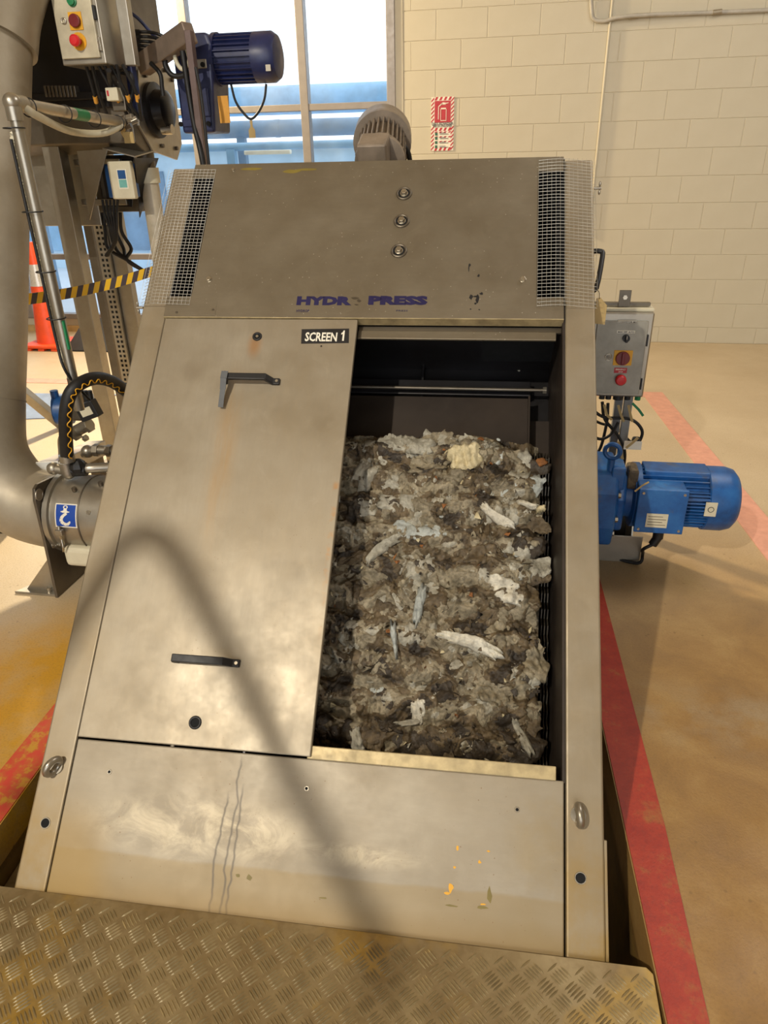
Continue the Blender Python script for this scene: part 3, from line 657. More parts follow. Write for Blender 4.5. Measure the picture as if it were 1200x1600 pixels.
# opening: top strip, bottom sill, cavity
lb('top_strip', M['hood'], 0.668, 1.236, 1.497, 1.524, -0.030, -0.022, bevel=0.002)
lb('strip_step', M['steel_dark'], 0.668, 1.2535, 1.524, 1.541, -0.034, -0.028, bevel=0)
lb('sill', M['edge'], 0.660, 1.236, 0.334, 0.3645, -0.010, 0.004, bevel=0.002)
HB = -0.36
g = G(); g.box(1.2500, 1.2570, 0.33, 1.60, HB, -0.002); g.build('cavity_side', M['cavity_wall'], mc, local=True, bevel=0.001)
g = G(); g.box(0.30, 1.25, 1.30, 1.62, HB - 0.012, HB); g.build('cavity_back', M['cavity'], mc, local=True)
g = G(); g.box(0.30, 1.25, 0.30, 1.40, HB + 0.02, HB + 0.024); g.build('screen_backing', M['cavity_wall'], mc, local=True)
lb('cavity_end', M['cavity'], 0.30, 1.25, 1.596, 1.60, HB, -0.03, bevel=0); lb('cavity_end', M['cavity'], 0.30, 1.25, 0.325, 0.332, HB, -0.008, bevel=0)
g = G(); g.box(0.5, 0.505, 0.33, 1.6, HB, -0.01); g.build('cavity_divider', M['cavity'], mc, local=True)
def ml(px, py, h): return mpx(px, py, h)
a_ = ml(663, 560, HB + 0.02)
g = G(); g.box(a_.x - 0.004, a_.x + 0.004, 1.42, 1.6, HB, HB + 0.03); g.build('cavity_rib', M['cavity'], mc, local=True, bevel=0.001)
q0 = ml(700, 590, -0.30).y; q1 = ml(700, 613, -0.30).y
g = G(); g.box(0.51, 1.19, q1, q0, HB, -0.315); g.build('cross_beam', M['cavity'], mc, local=True, bevel=0.003)
rdy = ml(700, 607, -0.29).y; re = ml(848, 607, -0.29).x
g = G(); g.tube([(0.51, rdy, -0.29), (re, rdy, -0.29)], 0.006, 12, 0); g.build('cross_rod', M['steel_dark'], mc, local=True, smooth=60)
g = G(); g.hexa((re, rdy, -0.29), (1, 0, 0), 0.012, 0.012); g.build('rod_bolt', M['bolt'], mc, local=True, bevel=0.001)
q2 = ml(700, 618, -0.28).y; qa = ml(828, 640, -0.28).x
g = G(); g.box(0.51, qa, 1.0, q2, -0.295, -0.290); g.box(qa - 0.006, qa, 1.0, q2, -0.295, -0.27); g.build('apron_plate', M['cavity_wall'], mc, local=True, bevel=0.001)
for px, py in ((622, 534), (591, 570), (798, 571), (811, 578)):
    p = ml(px, py, HB + 0.004); g = G(); g.sphere((p.x, p.y, HB + 0.002), 0.0052 if py != 534 else 0.007, 10, 6, (1, 1, 0.6)); g.build('stud', M['wire'], mc, local=True, smooth=60)
# stepped lamellae visible at the right edge of the screen
lam = None
for i in range(7):
    a = 1.190 + i * 0.0085
    g = G(); n = 40; top = []
    for k in range(n + 1):
        b = 0.34 + (1.26 - 0.34) * k / n; top.append((a, b, -0.27 + (0.016 if k % 2 else 0.0)))
    g.prism([(a, 0.34, -0.33)] + top + [(a, 1.26, -0.33)], (0.003, 0, 0)); g.build('screen_lamella', M['steel_dark'], mc, local=True)
# lettering on hood and door
def mtx(px, py, h, rz=0.0):
    p = mpx(px, py, h); return Matrix.Translation((p.x, p.y, h)) @ Matrix.Rotation(rz, 4, 'Z')
def mtext(s_, px0, py0, px1, h, m, size, par, bold=0.0, name='lettering', rz=0.0):
    p, q = mpx(px0, py0, h), mpx(px1, py0, h)
    o = text(name, s_, m, par, Matrix.Identity(4), size, 1.0, bold, 0.0002)
    xs = [v.co.x for v in o.data.vertices]; ww = max(xs) - min(xs)
    o.data.transform(mtx(px0, py0, h, rz) @ Matrix.Diagonal(((q.x - p.x) / ww, 1, 1, 1)) @ Matrix.Translation((-min(xs), 0, 0)))
    return o
mtext('HYDR', 463, 475.5, 549, 0.0143, M['navyprint'], 0.037, hood, 0.0026)
mtext('PRESS', 575, 475.0, 668, 0.0143, M['navyprint'], 0.037, hood, 0.0026)
mtext('HYDROP', 463, 487.5, 483, 0.0143, M['navyprint'], 0.012, hood, 0.0002)
mtext('PRESS', 619, 486.5, 637, 0.0143, M['navyprint'], 0.007, hood, 0.0)
g = G()
def blob(g, px, py, rx, ry, h, n=9, t=0.0004):
    p = mpx(px, py, h); g.prism([(p.x + rx * math.cos(2 * PI * i / n) * random.uniform(0.55, 1.2), p.y + ry * math.sin(2 * PI * i / n) * random.uniform(0.55, 1.2), h) for i in range(n)], (0, 0, t))
for px, py, rx, ry in ((734, 414, 0.0035, 0.006), (732.5, 420, 0.0018, 0.012), (748, 431, 0.004, 0.005), (736, 464, 0.006, 0.010), (746, 467, 0.006, 0.014), (752, 459, 0.007, 0.005), (743, 474, 0.004, 0.004), (735, 483, 0.003, 0.002), (749, 484, 0.003, 0.002), (743, 463, 0.008, 0.003)): g = G(); blob(g, px, py, rx, ry, 0.014); g.build('sticker_remnant', M['blackprint'], hood, local=True)
g = G()
for px, py, rx, ry in ((554, 466, 0.012, 0.004), (561, 470, 0.007, 0.006), (557, 476, 0.006, 0.003)): g = G(); blob(g, px, py, rx, ry, 0.014); g.build('worn_letter', M['steel_dark'], hood, local=True)
c4 = [mpx(x, y, 0.0123) for x, y in ((471.5, 514.5), (545.5, 513.5), (545, 536), (470.5, 537))]
g = G(); g.prism([(p.x, p.y, 0.0121) for p in c4][::-1], (0, 0, 0.0008)); g.build('name_plate', M['blackprint'], door, local=True)
mtext('SCREEN', 476, 532.5, 526, 0.0131, M['white'], 0.040, door, 0.0010)
d0, d1 = mpx(531.5, 532.5, 0.0131), mpx(540, 516.5, 0.0131); w1 = d1.x - d0.x; h1_ = d1.y - d0.y
g = G(); g.prism([(d0.x + w1 * u, d0.y + h1_ * v, 0.0131) for u, v in ((0.45, 0), (0.85, 0), (0.85, 1), (0.55, 1), (0.42, 0.84), (0.08, 0.74), (0.08, 0.60), (0.45, 0.66))][::-1], (0, 0, 0.0004)); g.build('lettering', M['white'], door, local=True)
# yellow paint flecks on the lower panel
g = G()
for px, py, rx, ry in ((715, 1325, .003, .008), (749, 1347, .004, .004), (710, 1355, .0035, .003), (704, 1387, .006, .010), (699, 1396, .007, .003), (763, 1330, .004, .002), (570, 1471, .003, .003), (755, 1413, .008, .002)): g = G(); blob(g, px, py, rx, ry, 0.001); g.build('paint_fleck', M['yellow'], mc, local=True)
g = G()
for px, py, rx, ry in ((765, 1400, .005, .018), (752, 1418, .014, .004), (705, 1415, .016, .0025), (389, 1371, .007, .007), (372, 1368, .006, .005), (505, 1403, .012, .002)): g = G(); blob(g, px, py, rx, ry, 0.001, 7); g.build('paint_smear', M['olive'], mc, local=True)
p = mpx(357, 600, 0.05)
tg = thing('strap_tag', 'grey strap hanging from the upper door handle', 'strap', mat=MMAT @ Matrix.Translation((p.x, hy, 0.02)))
g = G(); c = []
P = [Vector((hx0 + 0.014, hy + 0.011, 0.052)), Vector((hx0 + 0.014, hy - 0.012, 0.053)), Vector((hx0 + 0.012, hy - 0.04, 0.040)), Vector((hx0 + 0.008, hy - 0.088, 0.024))]
for i in range(3): g.beam(mp(*P[i]), mp(*P[i + 1]), 0.019 - 0.002 * i, 0.0016, MROT.to_3x3() @ Vector((0, 0, 1)))
g.build('strap_band', plain('grey_webbing', rgb(92, 94, 96), 0.7), tg)
g = G(); g.tube([mp(*P[0]), mp(hx0 + 0.014, hy + 0.012, 0.038), mp(hx0 + 0.014, hy - 0.012, 0.036), mp(*P[1])], 0.0015, 6, 2); g.build('loop', M['black'], tg)
tp = mp(WM + 0.012, 1.64, -0.06)
t = thing('paper_tag', 'small tan tag hanging from the right flank of the machine', 'tag', tp)
g = G(); g.prism([tp + Vector(v) for v in ((0, 0, 0.02), (0.012, 0, 0.022), (0.032, 0, 0.0), (0.032, 0, -0.055), (0, 0, -0.052))], (0, 0.002, 0)); g.build('card', M['tan'], t)
g = G(); g.tube([h1, tp + Vector((0.004, 0, 0.04)), tp + Vector((0.008, 0, 0.018))], 0.001, 5, 3); g.build('string', M['black'], t)
# motor standing behind the hood
cm = at(598, 217, 1.95); ax = (MROT.to_3x3() @ Vector((0, 1, 0))); ax = Vector((-0.13, 0.95, 0.24)).normalized()
tm = thing('top_motor', 'grey electric motor with terminal box rising behind the hood', 'motor', (cm.x, cm.y, 1.3))
R_ = 0.107
g = G(); g.lathe(cm - ax * 0.06, ax, [(0, R_), (0.11, R_), (0.125, R_ * 0.93), (0.13, R_ * 0.6), (0.131, 0)], 32); g.build('fan_cowl', M['grey_motor'], tm, smooth=35)
g = G(); g.cyl(cm - ax * 0.30, cm - ax * 0.05, R_ * 0.66, 28)
u, v, _ = frame(ax)
for i in range(30):
    a = 2 * PI * i / 30; d = u * math.cos(a) + v * math.sin(a); g.beam(cm - ax * 0.29 + d * R_ * 0.72, cm - ax * 0.06 + d * R_ * 0.72, 0.004, R_ * 0.2, d)
g.build('finned_body', M['grey_motor'], tm)
g = G(); g.cyl(cm - ax * 0.33, cm - ax * 0.29, R_ * 0.8, 28); g.build('flange', M['grey_motor'], tm, smooth=35)
bx = at(586, 231, 1.60)
Mb = Matrix.Translation(bx) @ Matrix.Rotation(0.38, 4, 'X')
g = G(); g.box(-0.052, 0.046, -0.05, 0.052, -0.05, 0.03, Mb); g.build('terminal_box', M['grey_motor'], tm, bevel=0.008)
g = G(); g.box(-0.05, 0.044, -0.056, -0.05, -0.05, 0.028, Mb); g.build('box_cover', M['grey_motor'], tm, bevel=0.004)
c0 = at(618, 232, 1.8); g = G(); g.tube([c0, c0 + Vector((0.02, 0.0, 0.012)), c0 + Vector((0.045, 0.02, -0.02)), c0 + Vector((0.05, 0.05, -0.12))], 0.009, 8, 5); g.cyl(c0 + Vector((-0.012, 0, -0.004)), c0 + Vector((0.012, 0, 0.006)), 0.013, 12)
tag(g.build('power_cable', M['rubber'], smooth=60), 'black cable leaving the grey motor behind the hood', 'cable')
# ------------------------------------------------------------------ rags on the screen
A0, A1, Bb0, Bb1 = 0.515, 1.213, 0.342, 1.262
def topedge(a): return 1.262 + 0.018 * noise.noise(Vector((a * 9, 3.1, 0))) - 0.06 * max(0, (a - 1.05) / 0.16) ** 1.5
def hfun(a, b):
    b_ = b + 0.03 * noise.noise(Vector((a * 6, b * 3, 8))) + 0.012 * noise.noise(Vector((a * 20, b * 9, 3)))
    st = (b_ * 11.0) % 1.0
    step = 0.020 * math.sin(PI * min(1, st * 1.15)) ** 0.8
    q = Vector((a * 5.5, b * 6.5, 1.7))
    big = 0.026 * noise.noise(q)
    w1 = noise.noise(Vector((a * 13, b * 13, 5))); w2 = noise.noise(Vector((a * 13 + 7, b * 13, 9)))
    f = noise.ridged_multi_fractal(Vector((a * 16 + w1 * 1.4, b * 24 + w2 * 1.4, 2.0)), 0.9, 2.1, 5, 1.0, 2.0)
    f2 = noise.ridged_multi_fractal(Vector((a * 52 + w2 * 2, b * 60 + w1 * 2, 4.0)), 0.8, 2.2, 3, 1.0, 2.0)
    e = min(1, (topedge(a) - b) / 0.04) if b < topedge(a) else -1.5 * (b - topedge(a)) / 0.05 - 0.0
    lo = min(1, max(0, (b - 0.34) / 0.09))
    r = min(1, (A1 - a) / 0.035)
    return -0.245 + 0.03 * max(-1, e) + step + big + 0.017 * f + 0.005 * f2 - 0.035 * (1 - lo) - 0.04 * (1 - max(0, r))
NA, NB = 230, 300
g = G(); vs = []; fs = []; ms = []
for j in range(NB + 1):
    b = Bb0 + (Bb1 + 0.02 - Bb0) * j / NB
    for i in range(NA + 1):
        a = A0 + (A1 - A0) * i / NA; vs.append((a, b, hfun(a, b)))
for j in range(NB):
    b = Bb0 + (Bb1 + 0.02 - Bb0) * j / NB
    for i in range(NA):
        a = A0 + (A1 - A0) * i / NA
        k = j * (NA + 1) + i; fs.append((k, k + 1, k + NA + 2, k + NA + 1))
        n1 = noise.noise(Vector((a * 11 + 3, b * 15, 0))) + 0.5 * noise.noise(Vector((a * 31, b * 38, 6)))
        if b < 0.46: n1 -= 0.45 * (0.46 - b) / 0.1
        ms.append(2 if n1 < -0.34 else 1 if n1 < 0.02 else 0 if n1 < 0.52 else 3)
g.v = [Vector(v) for v in vs]; g.f = fs; g.m = ms
matsr = [M['rag'], M['rag_brown'], M['rag_dark'], M['rag_light'], M['rag_white'], M['debris_orange'], M['rag_cream'], M['rag_blue']]
def crumple(g, a, b, w_, h_, ang, seed, lift=0.008, amp=0.010, nx=10, ny=8, mi=0, curve=0.0, hbase=None, irr=0.35):
    ca, sa = math.cos(ang), math.sin(ang); vs = []; fs = []; S = Vector((seed * 3.7, seed * 1.3, seed))
    pts = {}
    for j in range(ny + 1):
        for i in range(nx + 1):
            u = i / nx * 2 - 1; v = j / ny * 2 - 1
            # squircle to blob outline
            k = 1 - 0.22 * abs(u * v) ; q = 1 + irr * noise.noise(S + Vector((u * 1.8, v * 1.8, 0)))
            x = u * w_ / 2 * k * q; y = v * h_ / 2 * k * (1 + irr * noise.noise(S + Vector((u * 2, v * 2, 9)))) + curve * (u * u - 0.4)
            X = a + x * ca - y * sa; Y = b + x * sa + y * ca
            X = min(max(X, A0 + 0.003), 1.244); Y = min(max(Y, 0.345), 1.33)
            z = -0.208 + 0.026 * noise.noise(Vector((X * 5.5, Y * 6.5, 1.7))) + 0.018 * math.sin(PI * min(1, ((Y * 11) % 1) * 1.15))
            wq = noise.noise(S + Vector((x * 14, y * 14, 1))) * 0.5
            pl = abs(noise.noise(S + Vector((x * 34 + y * 12 + wq, y * 15 - x * 6, 2)))) * amp * 2.2 + abs(noise.noise(S + Vector((x * 95 + y * 30, y * 48 + wq, 4)))) * amp * 1.1 - amp * 0.6
            edge = max(abs(u), abs(v)) ** 6
            z += lift + 0.012 + pl - edge * (lift + 0.010) * (0.3 + 0.7 * abs(noise.noise(S + Vector((u * 2, v * 2, 5)))) * 2)
            vs.append((X, Y, z))
    for j in range(ny):
        for i in range(nx):
            k = j * (nx + 1) + i; fs.append((k, k + 1, k + nx + 2, k + nx + 1))
    g.mi = mi; g.add(vs, fs)
rr = random.Random(11)
for k in range(620):
    a = rr.uniform(A0 + 0.03, A1 - 0.015); b = rr.uniform(0.37, 1.245)
    if b > topedge(a) - 0.015: continue
    row = (round(b * 11) + 0.35) / 11 if rr.random() < 0.6 else b
    row = min(row, topedge(a) - 0.02)
    mi = rr.choices([0, 1, 2, 3, 7], [9, 7, 3, 5, 0.6])[0]
    if row < 0.47 and rr.random() < 0.6: mi = rr.choice([1, 2, 2])
    s_ = rr.uniform(0.04, 0.10)
    crumple(g, a, row, s_ * rr.uniform(0.9, 1.6), s_ * rr.uniform(0.5, 0.95), rr.gauss(0, 0.7), rr.uniform(0, 90), rr.uniform(-0.006, 0.006), rr.uniform(0.006, 0.011), 20, 13, mi)
for k in range(520):
    a = rr.uniform(A0 + 0.01, A1 + 0.0); b = rr.uniform(0.36, 1.25)
    if b > topedge(a) - 0.01: continue
    if a > 0.98 or rr.random() < 0.45:
        mi = rr.choices([0, 1, 2, 5, 6, 3, 7], [4, 5, 3, 1.1, 1.2, 1.5, 0.3])[0]; s_ = rr.uniform(0.003, 0.0065)
        z = hfun(a, b) + 0.006; c = Vector((a, b, z)); g.mi = mi
        P = [c + Vector((rr.gauss(0, s_), rr.gauss(0, s_), rr.gauss(0, s_ * 0.5))) for _ in range(6)]
        g.add(P, [(0, 1, 2), (0, 2, 3), (0, 3, 4), (0, 4, 5), (1, 2, 4), (3, 5, 1), (2, 5, 4)])
g.mi = 0
mass = g.build('screenings_mass', matsr, None, smooth=70)
mass.matrix_world = MMAT
tag(mass, 'compacted grey brown wet rags and debris filling the open hatch', 'screenings', kind='stuff')
RAGS = [   # px, py, width, height, angle, material, curve, lift, label
 (725, 722, 0.085, 0.075, 0.05, 6, 0.0, 0.026, 'cream rag sheet folded near the top of the pile'),
 (640, 697, 0.13, 0.055, -0.1, 3, 0.0, 0.014, 'pale grey rag draped over the top edge of the pile'),
 (572, 745, 0.055, 0.10, -0.35, 3, 0.0, 0.016, 'pale grey rag hanging beside the door below the top edge'),
 (662, 730, 0.12, 0.055, 0.15, 0, 0.0, 0.016, 'dark grey rag bunched under the pale top rag'),
 (776, 812, 0.10, 0.022, -0.55, 4, 0.006, 0.028, 'twisted white strip right of centre in the upper pile'),
 (822, 796, 0.06, 0.014, -0.35, 4, 0.003, 0.030, 'small white curved strip near the right side wall'),
 (843, 804, 0.025, 0.016, 0.3, 6, 0.0, 0.028, 'small cream scrap against the right side wall'),
 (598, 862, 0.11, 0.026, 0.75, 3, -0.012, 0.024, 'long beige rag twisted diagonally left of centre'),
 (650, 835, 0.12, 0.05, -0.3, 7, 0.0, 0.012, 'pale blue grey film in the upper middle of the pile'),
 (792, 928, 0.09, 0.055, -0.45, 4, 0.0, 0.022, 'white torn rag on the right of the middle pile'),
 (656, 945, 0.022, 0.11, -0.1, 7, 0.0, 0.024, 'thin translucent strip hanging down the centre'),
 (618, 1000, 0.013, 0.085, 0.18, 7, 0.022, 0.030, 'pale blue film ring edge on the left of the lower pile'),
 (638, 995, 0.055, 0.06, 0.1, 3, 0.0, 0.016, 'crumpled grey rag inside the pale blue film ring'),
 (738, 1008, 0.155, 0.032, -0.28, 4, -0.010, 0.032, 'long creamy white rag twisted across the lower pile'),
 (655, 1112, 0.035, 0.055, 0.1, 4, 0.0, 0.020, 'small white rag low in the middle of the pile'),
 (640, 1129, 0.07, 0.018, 0.2, 3, 0.003, 0.024, 'pale flap below the small white rag'),
 (815, 1150, 0.022, 0.10, 0.5, 3, 0.0, 0.018, 'beige strip slanting down near the bottom right'),
 (560, 1160, 0.028, 0.07, 0.3, 3, 0.0, 0.012, 'olive beige strip standing beside the door at the bottom'),
 (625, 790, 0.10, 0.055, 0.0, 3, 0.0, 0.010, 'pale grey rag left of centre in the upper pile'),
 (700, 905, 0.10, 0.045, 0.1, 0, 0.0, 0.014, 'smooth dark grey rag in the middle of the pile'),
 (770, 1080, 0.085, 0.06, -0.2, 0, 0.0, 0.012, 'broad grey rag at the right of the lower pile'),
 (835, 1040, 0.06, 0.085, 0.2, 0, 0.0, 0.012, 'grey brown rag lying against the lower right wall'),
 (745, 870, 0.11, 0.05, 0.1, 1, 0.0, 0.016, 'brown film bulging right of centre'),
 (590, 960, 0.09, 0.06, 0.1, 1, 0.0, 0.012, 'brown rag close to the door in the middle pile'),
]
for i, (px, py, w_, h_, an, mi, cu, lf, lab) in enumerate(RAGS):
    p = mpx(px, py, -0.20); g = G()
    crumple(g, p.x, p.y, w_ * 1.25, h_ * 1.2, an, 50 + i * 3.3, lf, 0.012 if h_ > 0.03 else 0.006, 26, 18, 0, cu)
    o = g.build('rag', matsr[mi], None, smooth=70)
    o.matrix_world = MMAT; so = o.modifiers.new('thickness', 'SOLIDIFY'); so.thickness = 0.0012
    tag(o, lab, 'rag', 'distinct rags in the hatch')
BITS = [(691, 953, 0.009, 'debris_orange', 'orange round scrap in the middle of the pile'), (726, 1108, 0.008, 'rag_cream', 'cream chip low in the pile'), (716, 1083, 0.008, 'rag_cream', 'pale yellow leaf shaped scrap right of the small white rag'),
        (763, 1051, 0.005, 'debris_orange', 'small orange bead below the long white rag'), (826, 995, 0.006, 'signblue', 'blue scrap near the right side of the lower pile'), (646, 862, 0.004, 'red', 'tiny red scrap left of centre'), (779, 686, 0.006, 'rag_blue', 'pale blue scrap on the top edge of the pile'),
        (750, 690, 0.017, 'debris_orange', 'orange brown clump on the top edge of the pile'), (847, 722, 0.016, 'debris_orange', 'orange brown clump against the upper right wall'), (797, 758, 0.005, 'red', 'red orange scrap in the upper right of the pile'), (783, 765, 0.010, 'rag_cream', 'cream lump in the upper right of the pile')]
for px, py, r, m, lab in BITS:
    p = mpx(px, py, -0.19); g = G(); g.sphere((p.x, p.y, -0.196 + r * 0.2), r, 12, 8, (1, 0.85, 0.6))
    g.v = [v + Vector((noise.noise(v * 90) * r * 0.5, noise.noise(v * 90 + Vector((5, 0, 0))) * r * 0.5, 0)) for v in g.v]
    o = g.build('debris_scrap', M[m], None, smooth=60); o.matrix_world = MMAT; tag(o, lab, 'scrap', 'coloured scraps in the pile')
# ------------------------------------------------------------------ right side: blue geared motor
BY = 1.62
cr = at(1070, 776, BY); bz = cr.z; RM = 0.118
xa, xb, xe = at(990, 776, BY).x, at(1098, 776, BY).x, at(1146, 776, BY).x
bm = thing('blue_geared_motor', 'blue electric motor and gearbox on the right flank of the machine', 'motor', (1.0, BY, 0))
g = G(); g.cyl((xa, BY, bz), (xb, BY, bz), RM * 0.84, 30)
for i in range(34):
    a = 2 * PI * i / 34; d = Vector((0, math.cos(a), math.sin(a)))
    if -0.5 < math.sin(a) < 0.35 and math.cos(a) < -0.3: continue
    g.beam(Vector((xa + 0.01, BY, bz)) + d * RM * 0.88, Vector((xb, BY, bz)) + d * RM * 0.88, 0.004, RM * 0.2, d)
g.build('finned_body', M['bluegrime'], bm)
for k in range(9):
    a = PI + (-0.45 + k * 0.115); d = Vector((0, math.cos(a), math.sin(a)))
    g = G(); g.beam(Vector((xb - 0.085, BY, bz)) + d * RM * 0.90, Vector((xb, BY, bz)) + d * RM * 0.90, 0.005, RM * 0.24, d); g.build('cooling_fin', M['bluegrime'], bm)
g = G(); g.lathe((xb - 0.004, BY, bz), (1, 0, 0), [(0, RM * 1.0), (0.004, RM * 1.04), (0.07, RM * 1.04), (0.098, RM * 0.97), (0.115, RM * 0.80), (0.122, RM * 0.5), (0.123, 0)], 36); g.build('fan_cowl', M['bluegrime'], bm, smooth=40)
g = G(); g.box(xa + 0.02, xb, BY - 0.05, BY + 0.05, bz + RM * 0.84, bz + RM * 1.02); g.build('top_boss', M['bluegrime'], bm, bevel=0.004)
q0, q1 = at(1000, 762, BY - 0.15), at(1063, 831, BY - 0.15)
g = G(); g.box(q0.x, q1.x, BY - 0.155, BY - 0.07, q1.z, q0.z); tb = g.build('terminal_box', M['bluegrime'], bm, bevel=0.006)
g = G(); g.box(q0.x - 0.003, q1.x + 0.003, BY - 0.168, BY - 0.155, q1.z - 0.003, q0.z + 0.003); g.build('box_lid', M['bluegrime'], bm, bevel=0.003)
for x in (q0.x + 0.012, q1.x - 0.012):
    for z in (q0.z - 0.012, q1.z + 0.012): g = G(); g.cyl((x, BY - 0.168, z), (x, BY - 0.172, z), 0.005, 10); g.build('lid_screw', M['bolt'], bm)
n0, n1 = at(1011, 802, BY - 0.169), at(1041, 825, BY - 0.169)
g = G(); g.box(n0.x, n1.x, BY - 0.1705, BY - 0.168, n1.z, n0.z); pl = g.build('rating_plate', M['cream'], bm)
for k in range(4): g = G(); zz = n1.z + (n0.z - n1.z) * (0.18 + 0.2 * k); g.box(n0.x + 0.006, n1.x - 0.006 - 0.012 * (k % 2), BY - 0.1712, BY - 0.1705, zz, zz + 0.002); g.build('print_line', M['steel_dark'], pl)
c0, c1 = at(1103, 784, BY - RM), at(1117, 806, BY - RM)
g = G(); g.box(c0.x, c1.x, BY - RM * 1.05 - 0.002, BY - RM * 1.03, c1.z, c0.z); st = g.build('cream_sticker', M['cream'], bm)
g = G(); g.torus(((c0.x + c1.x) / 2, BY - RM * 1.05 - 0.0025, (c0.z + c1.z) / 2), (0, 1, 0), 0.010, 0.0012, 18, 5); g.build('round_symbol', M['blackprint'], st)
xg0, xg1 = 0.80, xa
g = G(); g.lathe((xg1 - 0.05, BY, bz), (1, 0, 0), [(0, 0.085), (0.03, 0.09), (0.035, 0.125), (0.06, 0.125), (0.062, 0)], 30); g.build('motor_flange', M['bluegrime'], bm, smooth=40)
def yz(pts, x0, x1): return [Vector((x0, y, z)) for y, z in pts], (x1 - x0, 0, 0)
g = G(); pl_, d_ = yz([(BY - 0.12, bz - 0.17), (BY - 0.15, bz - 0.08), (BY - 0.15, bz + 0.06), (BY - 0.11, bz + 0.135), (BY + 0.10, bz + 0.135), (BY + 0.15, bz + 0.06), (BY + 0.15, bz - 0.15), (BY + 0.1, bz - 0.19)], 0.79, 0.93); g.prism(pl_, d_); g.build('gearbox_body', M['bluegrime'], bm, bevel=0.014, seg=3)
g = G(); pl_, d_ = yz([(BY - 0.09, bz - 0.12), (BY - 0.11, bz + 0.02), (BY - 0.08, bz + 0.11), (BY + 0.09, bz + 0.11), (BY + 0.1, bz - 0.13)], 0.93, xg1 - 0.045); g.prism(pl_, d_); g.build('gearbox_neck', M['bluegrime'], bm, bevel=0.012, seg=3)
for dy, dz in ((-0.13, -0.05), (-0.13, 0.05), (-0.10, 0.13), (-0.09, -0.13)):
    g = G(); g.hexa((0.93, BY + dy, bz + dz), (1, 0, 0), 0.011, 0.010); g.build('flange_bolt', M['bolt'], bm)
g = G(); e = at(957, 705, BY - 0.10); g.torus(e, (0.25, 1, 0), 0.027, 0.0085, 26, 10); g.cyl(e - Vector((0, 0, 0.075)), e - Vector((0, 0, 0.03)), 0.014, 12); g.build('eye_bolt', M['blue'], bm, smooth=60)
g = G(); p = at(968, 740, BY - 0.1); g.box(p.x - 0.03, p.x + 0.02, BY - 0.12, BY - 0.02, p.z - 0.06, p.z + 0.03); g.build('oil_block', M['bluegrime'], bm, bevel=0.006)
p = at(989, 745, BY - 0.08); g = G(); g.box(p.x - 0.018, p.x + 0.02, BY - 0.09, BY, p.z - 0.05, p.z + 0.03); g.build('grimy_casting', M['rag_brown'], bm, bevel=0.01)
gl = at(1028, 838, BY - 0.11); g = G(); g.cyl(gl + Vector((0, 0, 0.03)), gl - Vector((0, 0, 0.006)), 0.020, 12); g.cyl(gl - Vector((0, 0, 0.004)), gl + Vector((-0.014, 0, -0.036)), 0.017, 12); g.build('cable_gland', M['rubber'], bm, smooth=40)
g = G(); e0 = gl + Vector((-0.014, 0, -0.036)); e1 = fl(996, 880, 0.01); g.tube([e0, e0 + Vector((-0.03, 0.01, -0.03)), e1 + Vector((0.012, -0.01, 0.05)), e1, e1 + Vector((-0.12, 0.05, 0.0)), e1 + Vector((-0.26, 0.12, 0.0))], 0.007, 8, 5)
tag(g.build('motor_cable', M['rubber'], smooth=60), 'black cable drooping from the blue motor to the floor', 'cable')
# bracket foot under the gearbox
br = thing('motor_bracket', 'folded grey steel bracket standing on the floor below the blue gearbox', 'bracket', (0.98, 1.66, 0))
g = G(); g.box(0.80, 1.075, 1.645, 1.650, 0.0, 0.12); g.build('front_plate', M['steel'], br, bevel=0.001)
g = G(); g.box(0.80, 1.075, 1.650, 1.80, 0.0, 0.005); g.build('foot_plate', M['steel'], br)
g = G(); g.prism([(1.03, 1.65, 0.12), (1.03, 1.65, 0.0), (1.03, 1.80, 0.0), (1.03, 1.80, 0.24), (1.03, 1.70, 0.26)], (0.005, 0, 0)); g.build('gusset', M['steel'], br)
g = G(); g.box(0.90, 1.03, 1.79, 1.80, 0.0, 0.24); g.build('rear_plate', M['steel_dark'], br)
# isolator box
YBX = 1.88
a0, a1 = at(928, 484, YBX), at(1023, 489, YBX); zt, zb = a1.z, at(1008, 621, YBX).z
xl, xr = a0.x - 0.005, a1.x + 0.002
cb = thing('isolator_box', 'grey steel isolator box with red emergency stop on the right of the machine', 'control box', ((xl + xr) / 2, YBX + 0.08, zb))
g = G(); g.box(xl, xr, YBX, YBX + 0.16, zb, zt); g.build('enclosure', M['steel'], cb, bevel=0.006)
dl, dr, dt, db_ = xl + 0.022, xr - 0.020, zt - 0.030, zb + 0.014
g = G(); g.box(dl, dr, YBX - 0.012, YBX, db_, dt); dd = g.build('box_door', plain('grey_box_door', rgb(150, 146, 134), 0.45, 0.35), cb, bevel=0.002)
def dpt(px, py): return at(px, py, YBX - 0.012)
def dbox(name, m, px0, py0, px1, py1, t=0.002, bev=0.0004, par=None):
    p, q = dpt(px0, py0), dpt(px1, py1); g = G(); g.box(min(p.x, q.x), max(p.x, q.x), YBX - 0.012 - t, YBX - 0.0119, min(p.z, q.z), max(p.z, q.z)); return g.build(name, m, par or dd, bevel=bev)
l1 = dbox('printed_label', M['white'], 966, 500.5, 994, 505); l2 = dbox('printed_label', M['white'], 964, 516, 992, 521)
def btext(s_, px, py, m, size, yoff, par, sx_=1.0):
    p = dpt(px, py); inv = MW[par.name].inverted()
    return text('lettering', s_, m, par, inv @ Matrix.Translation((p.x, YBX - 0.012 - yoff, p.z)) @ Matrix.Rotation(PI / 2, 4, 'X'), size, sx_, 0.0002, 0.0002, 'CENTER')
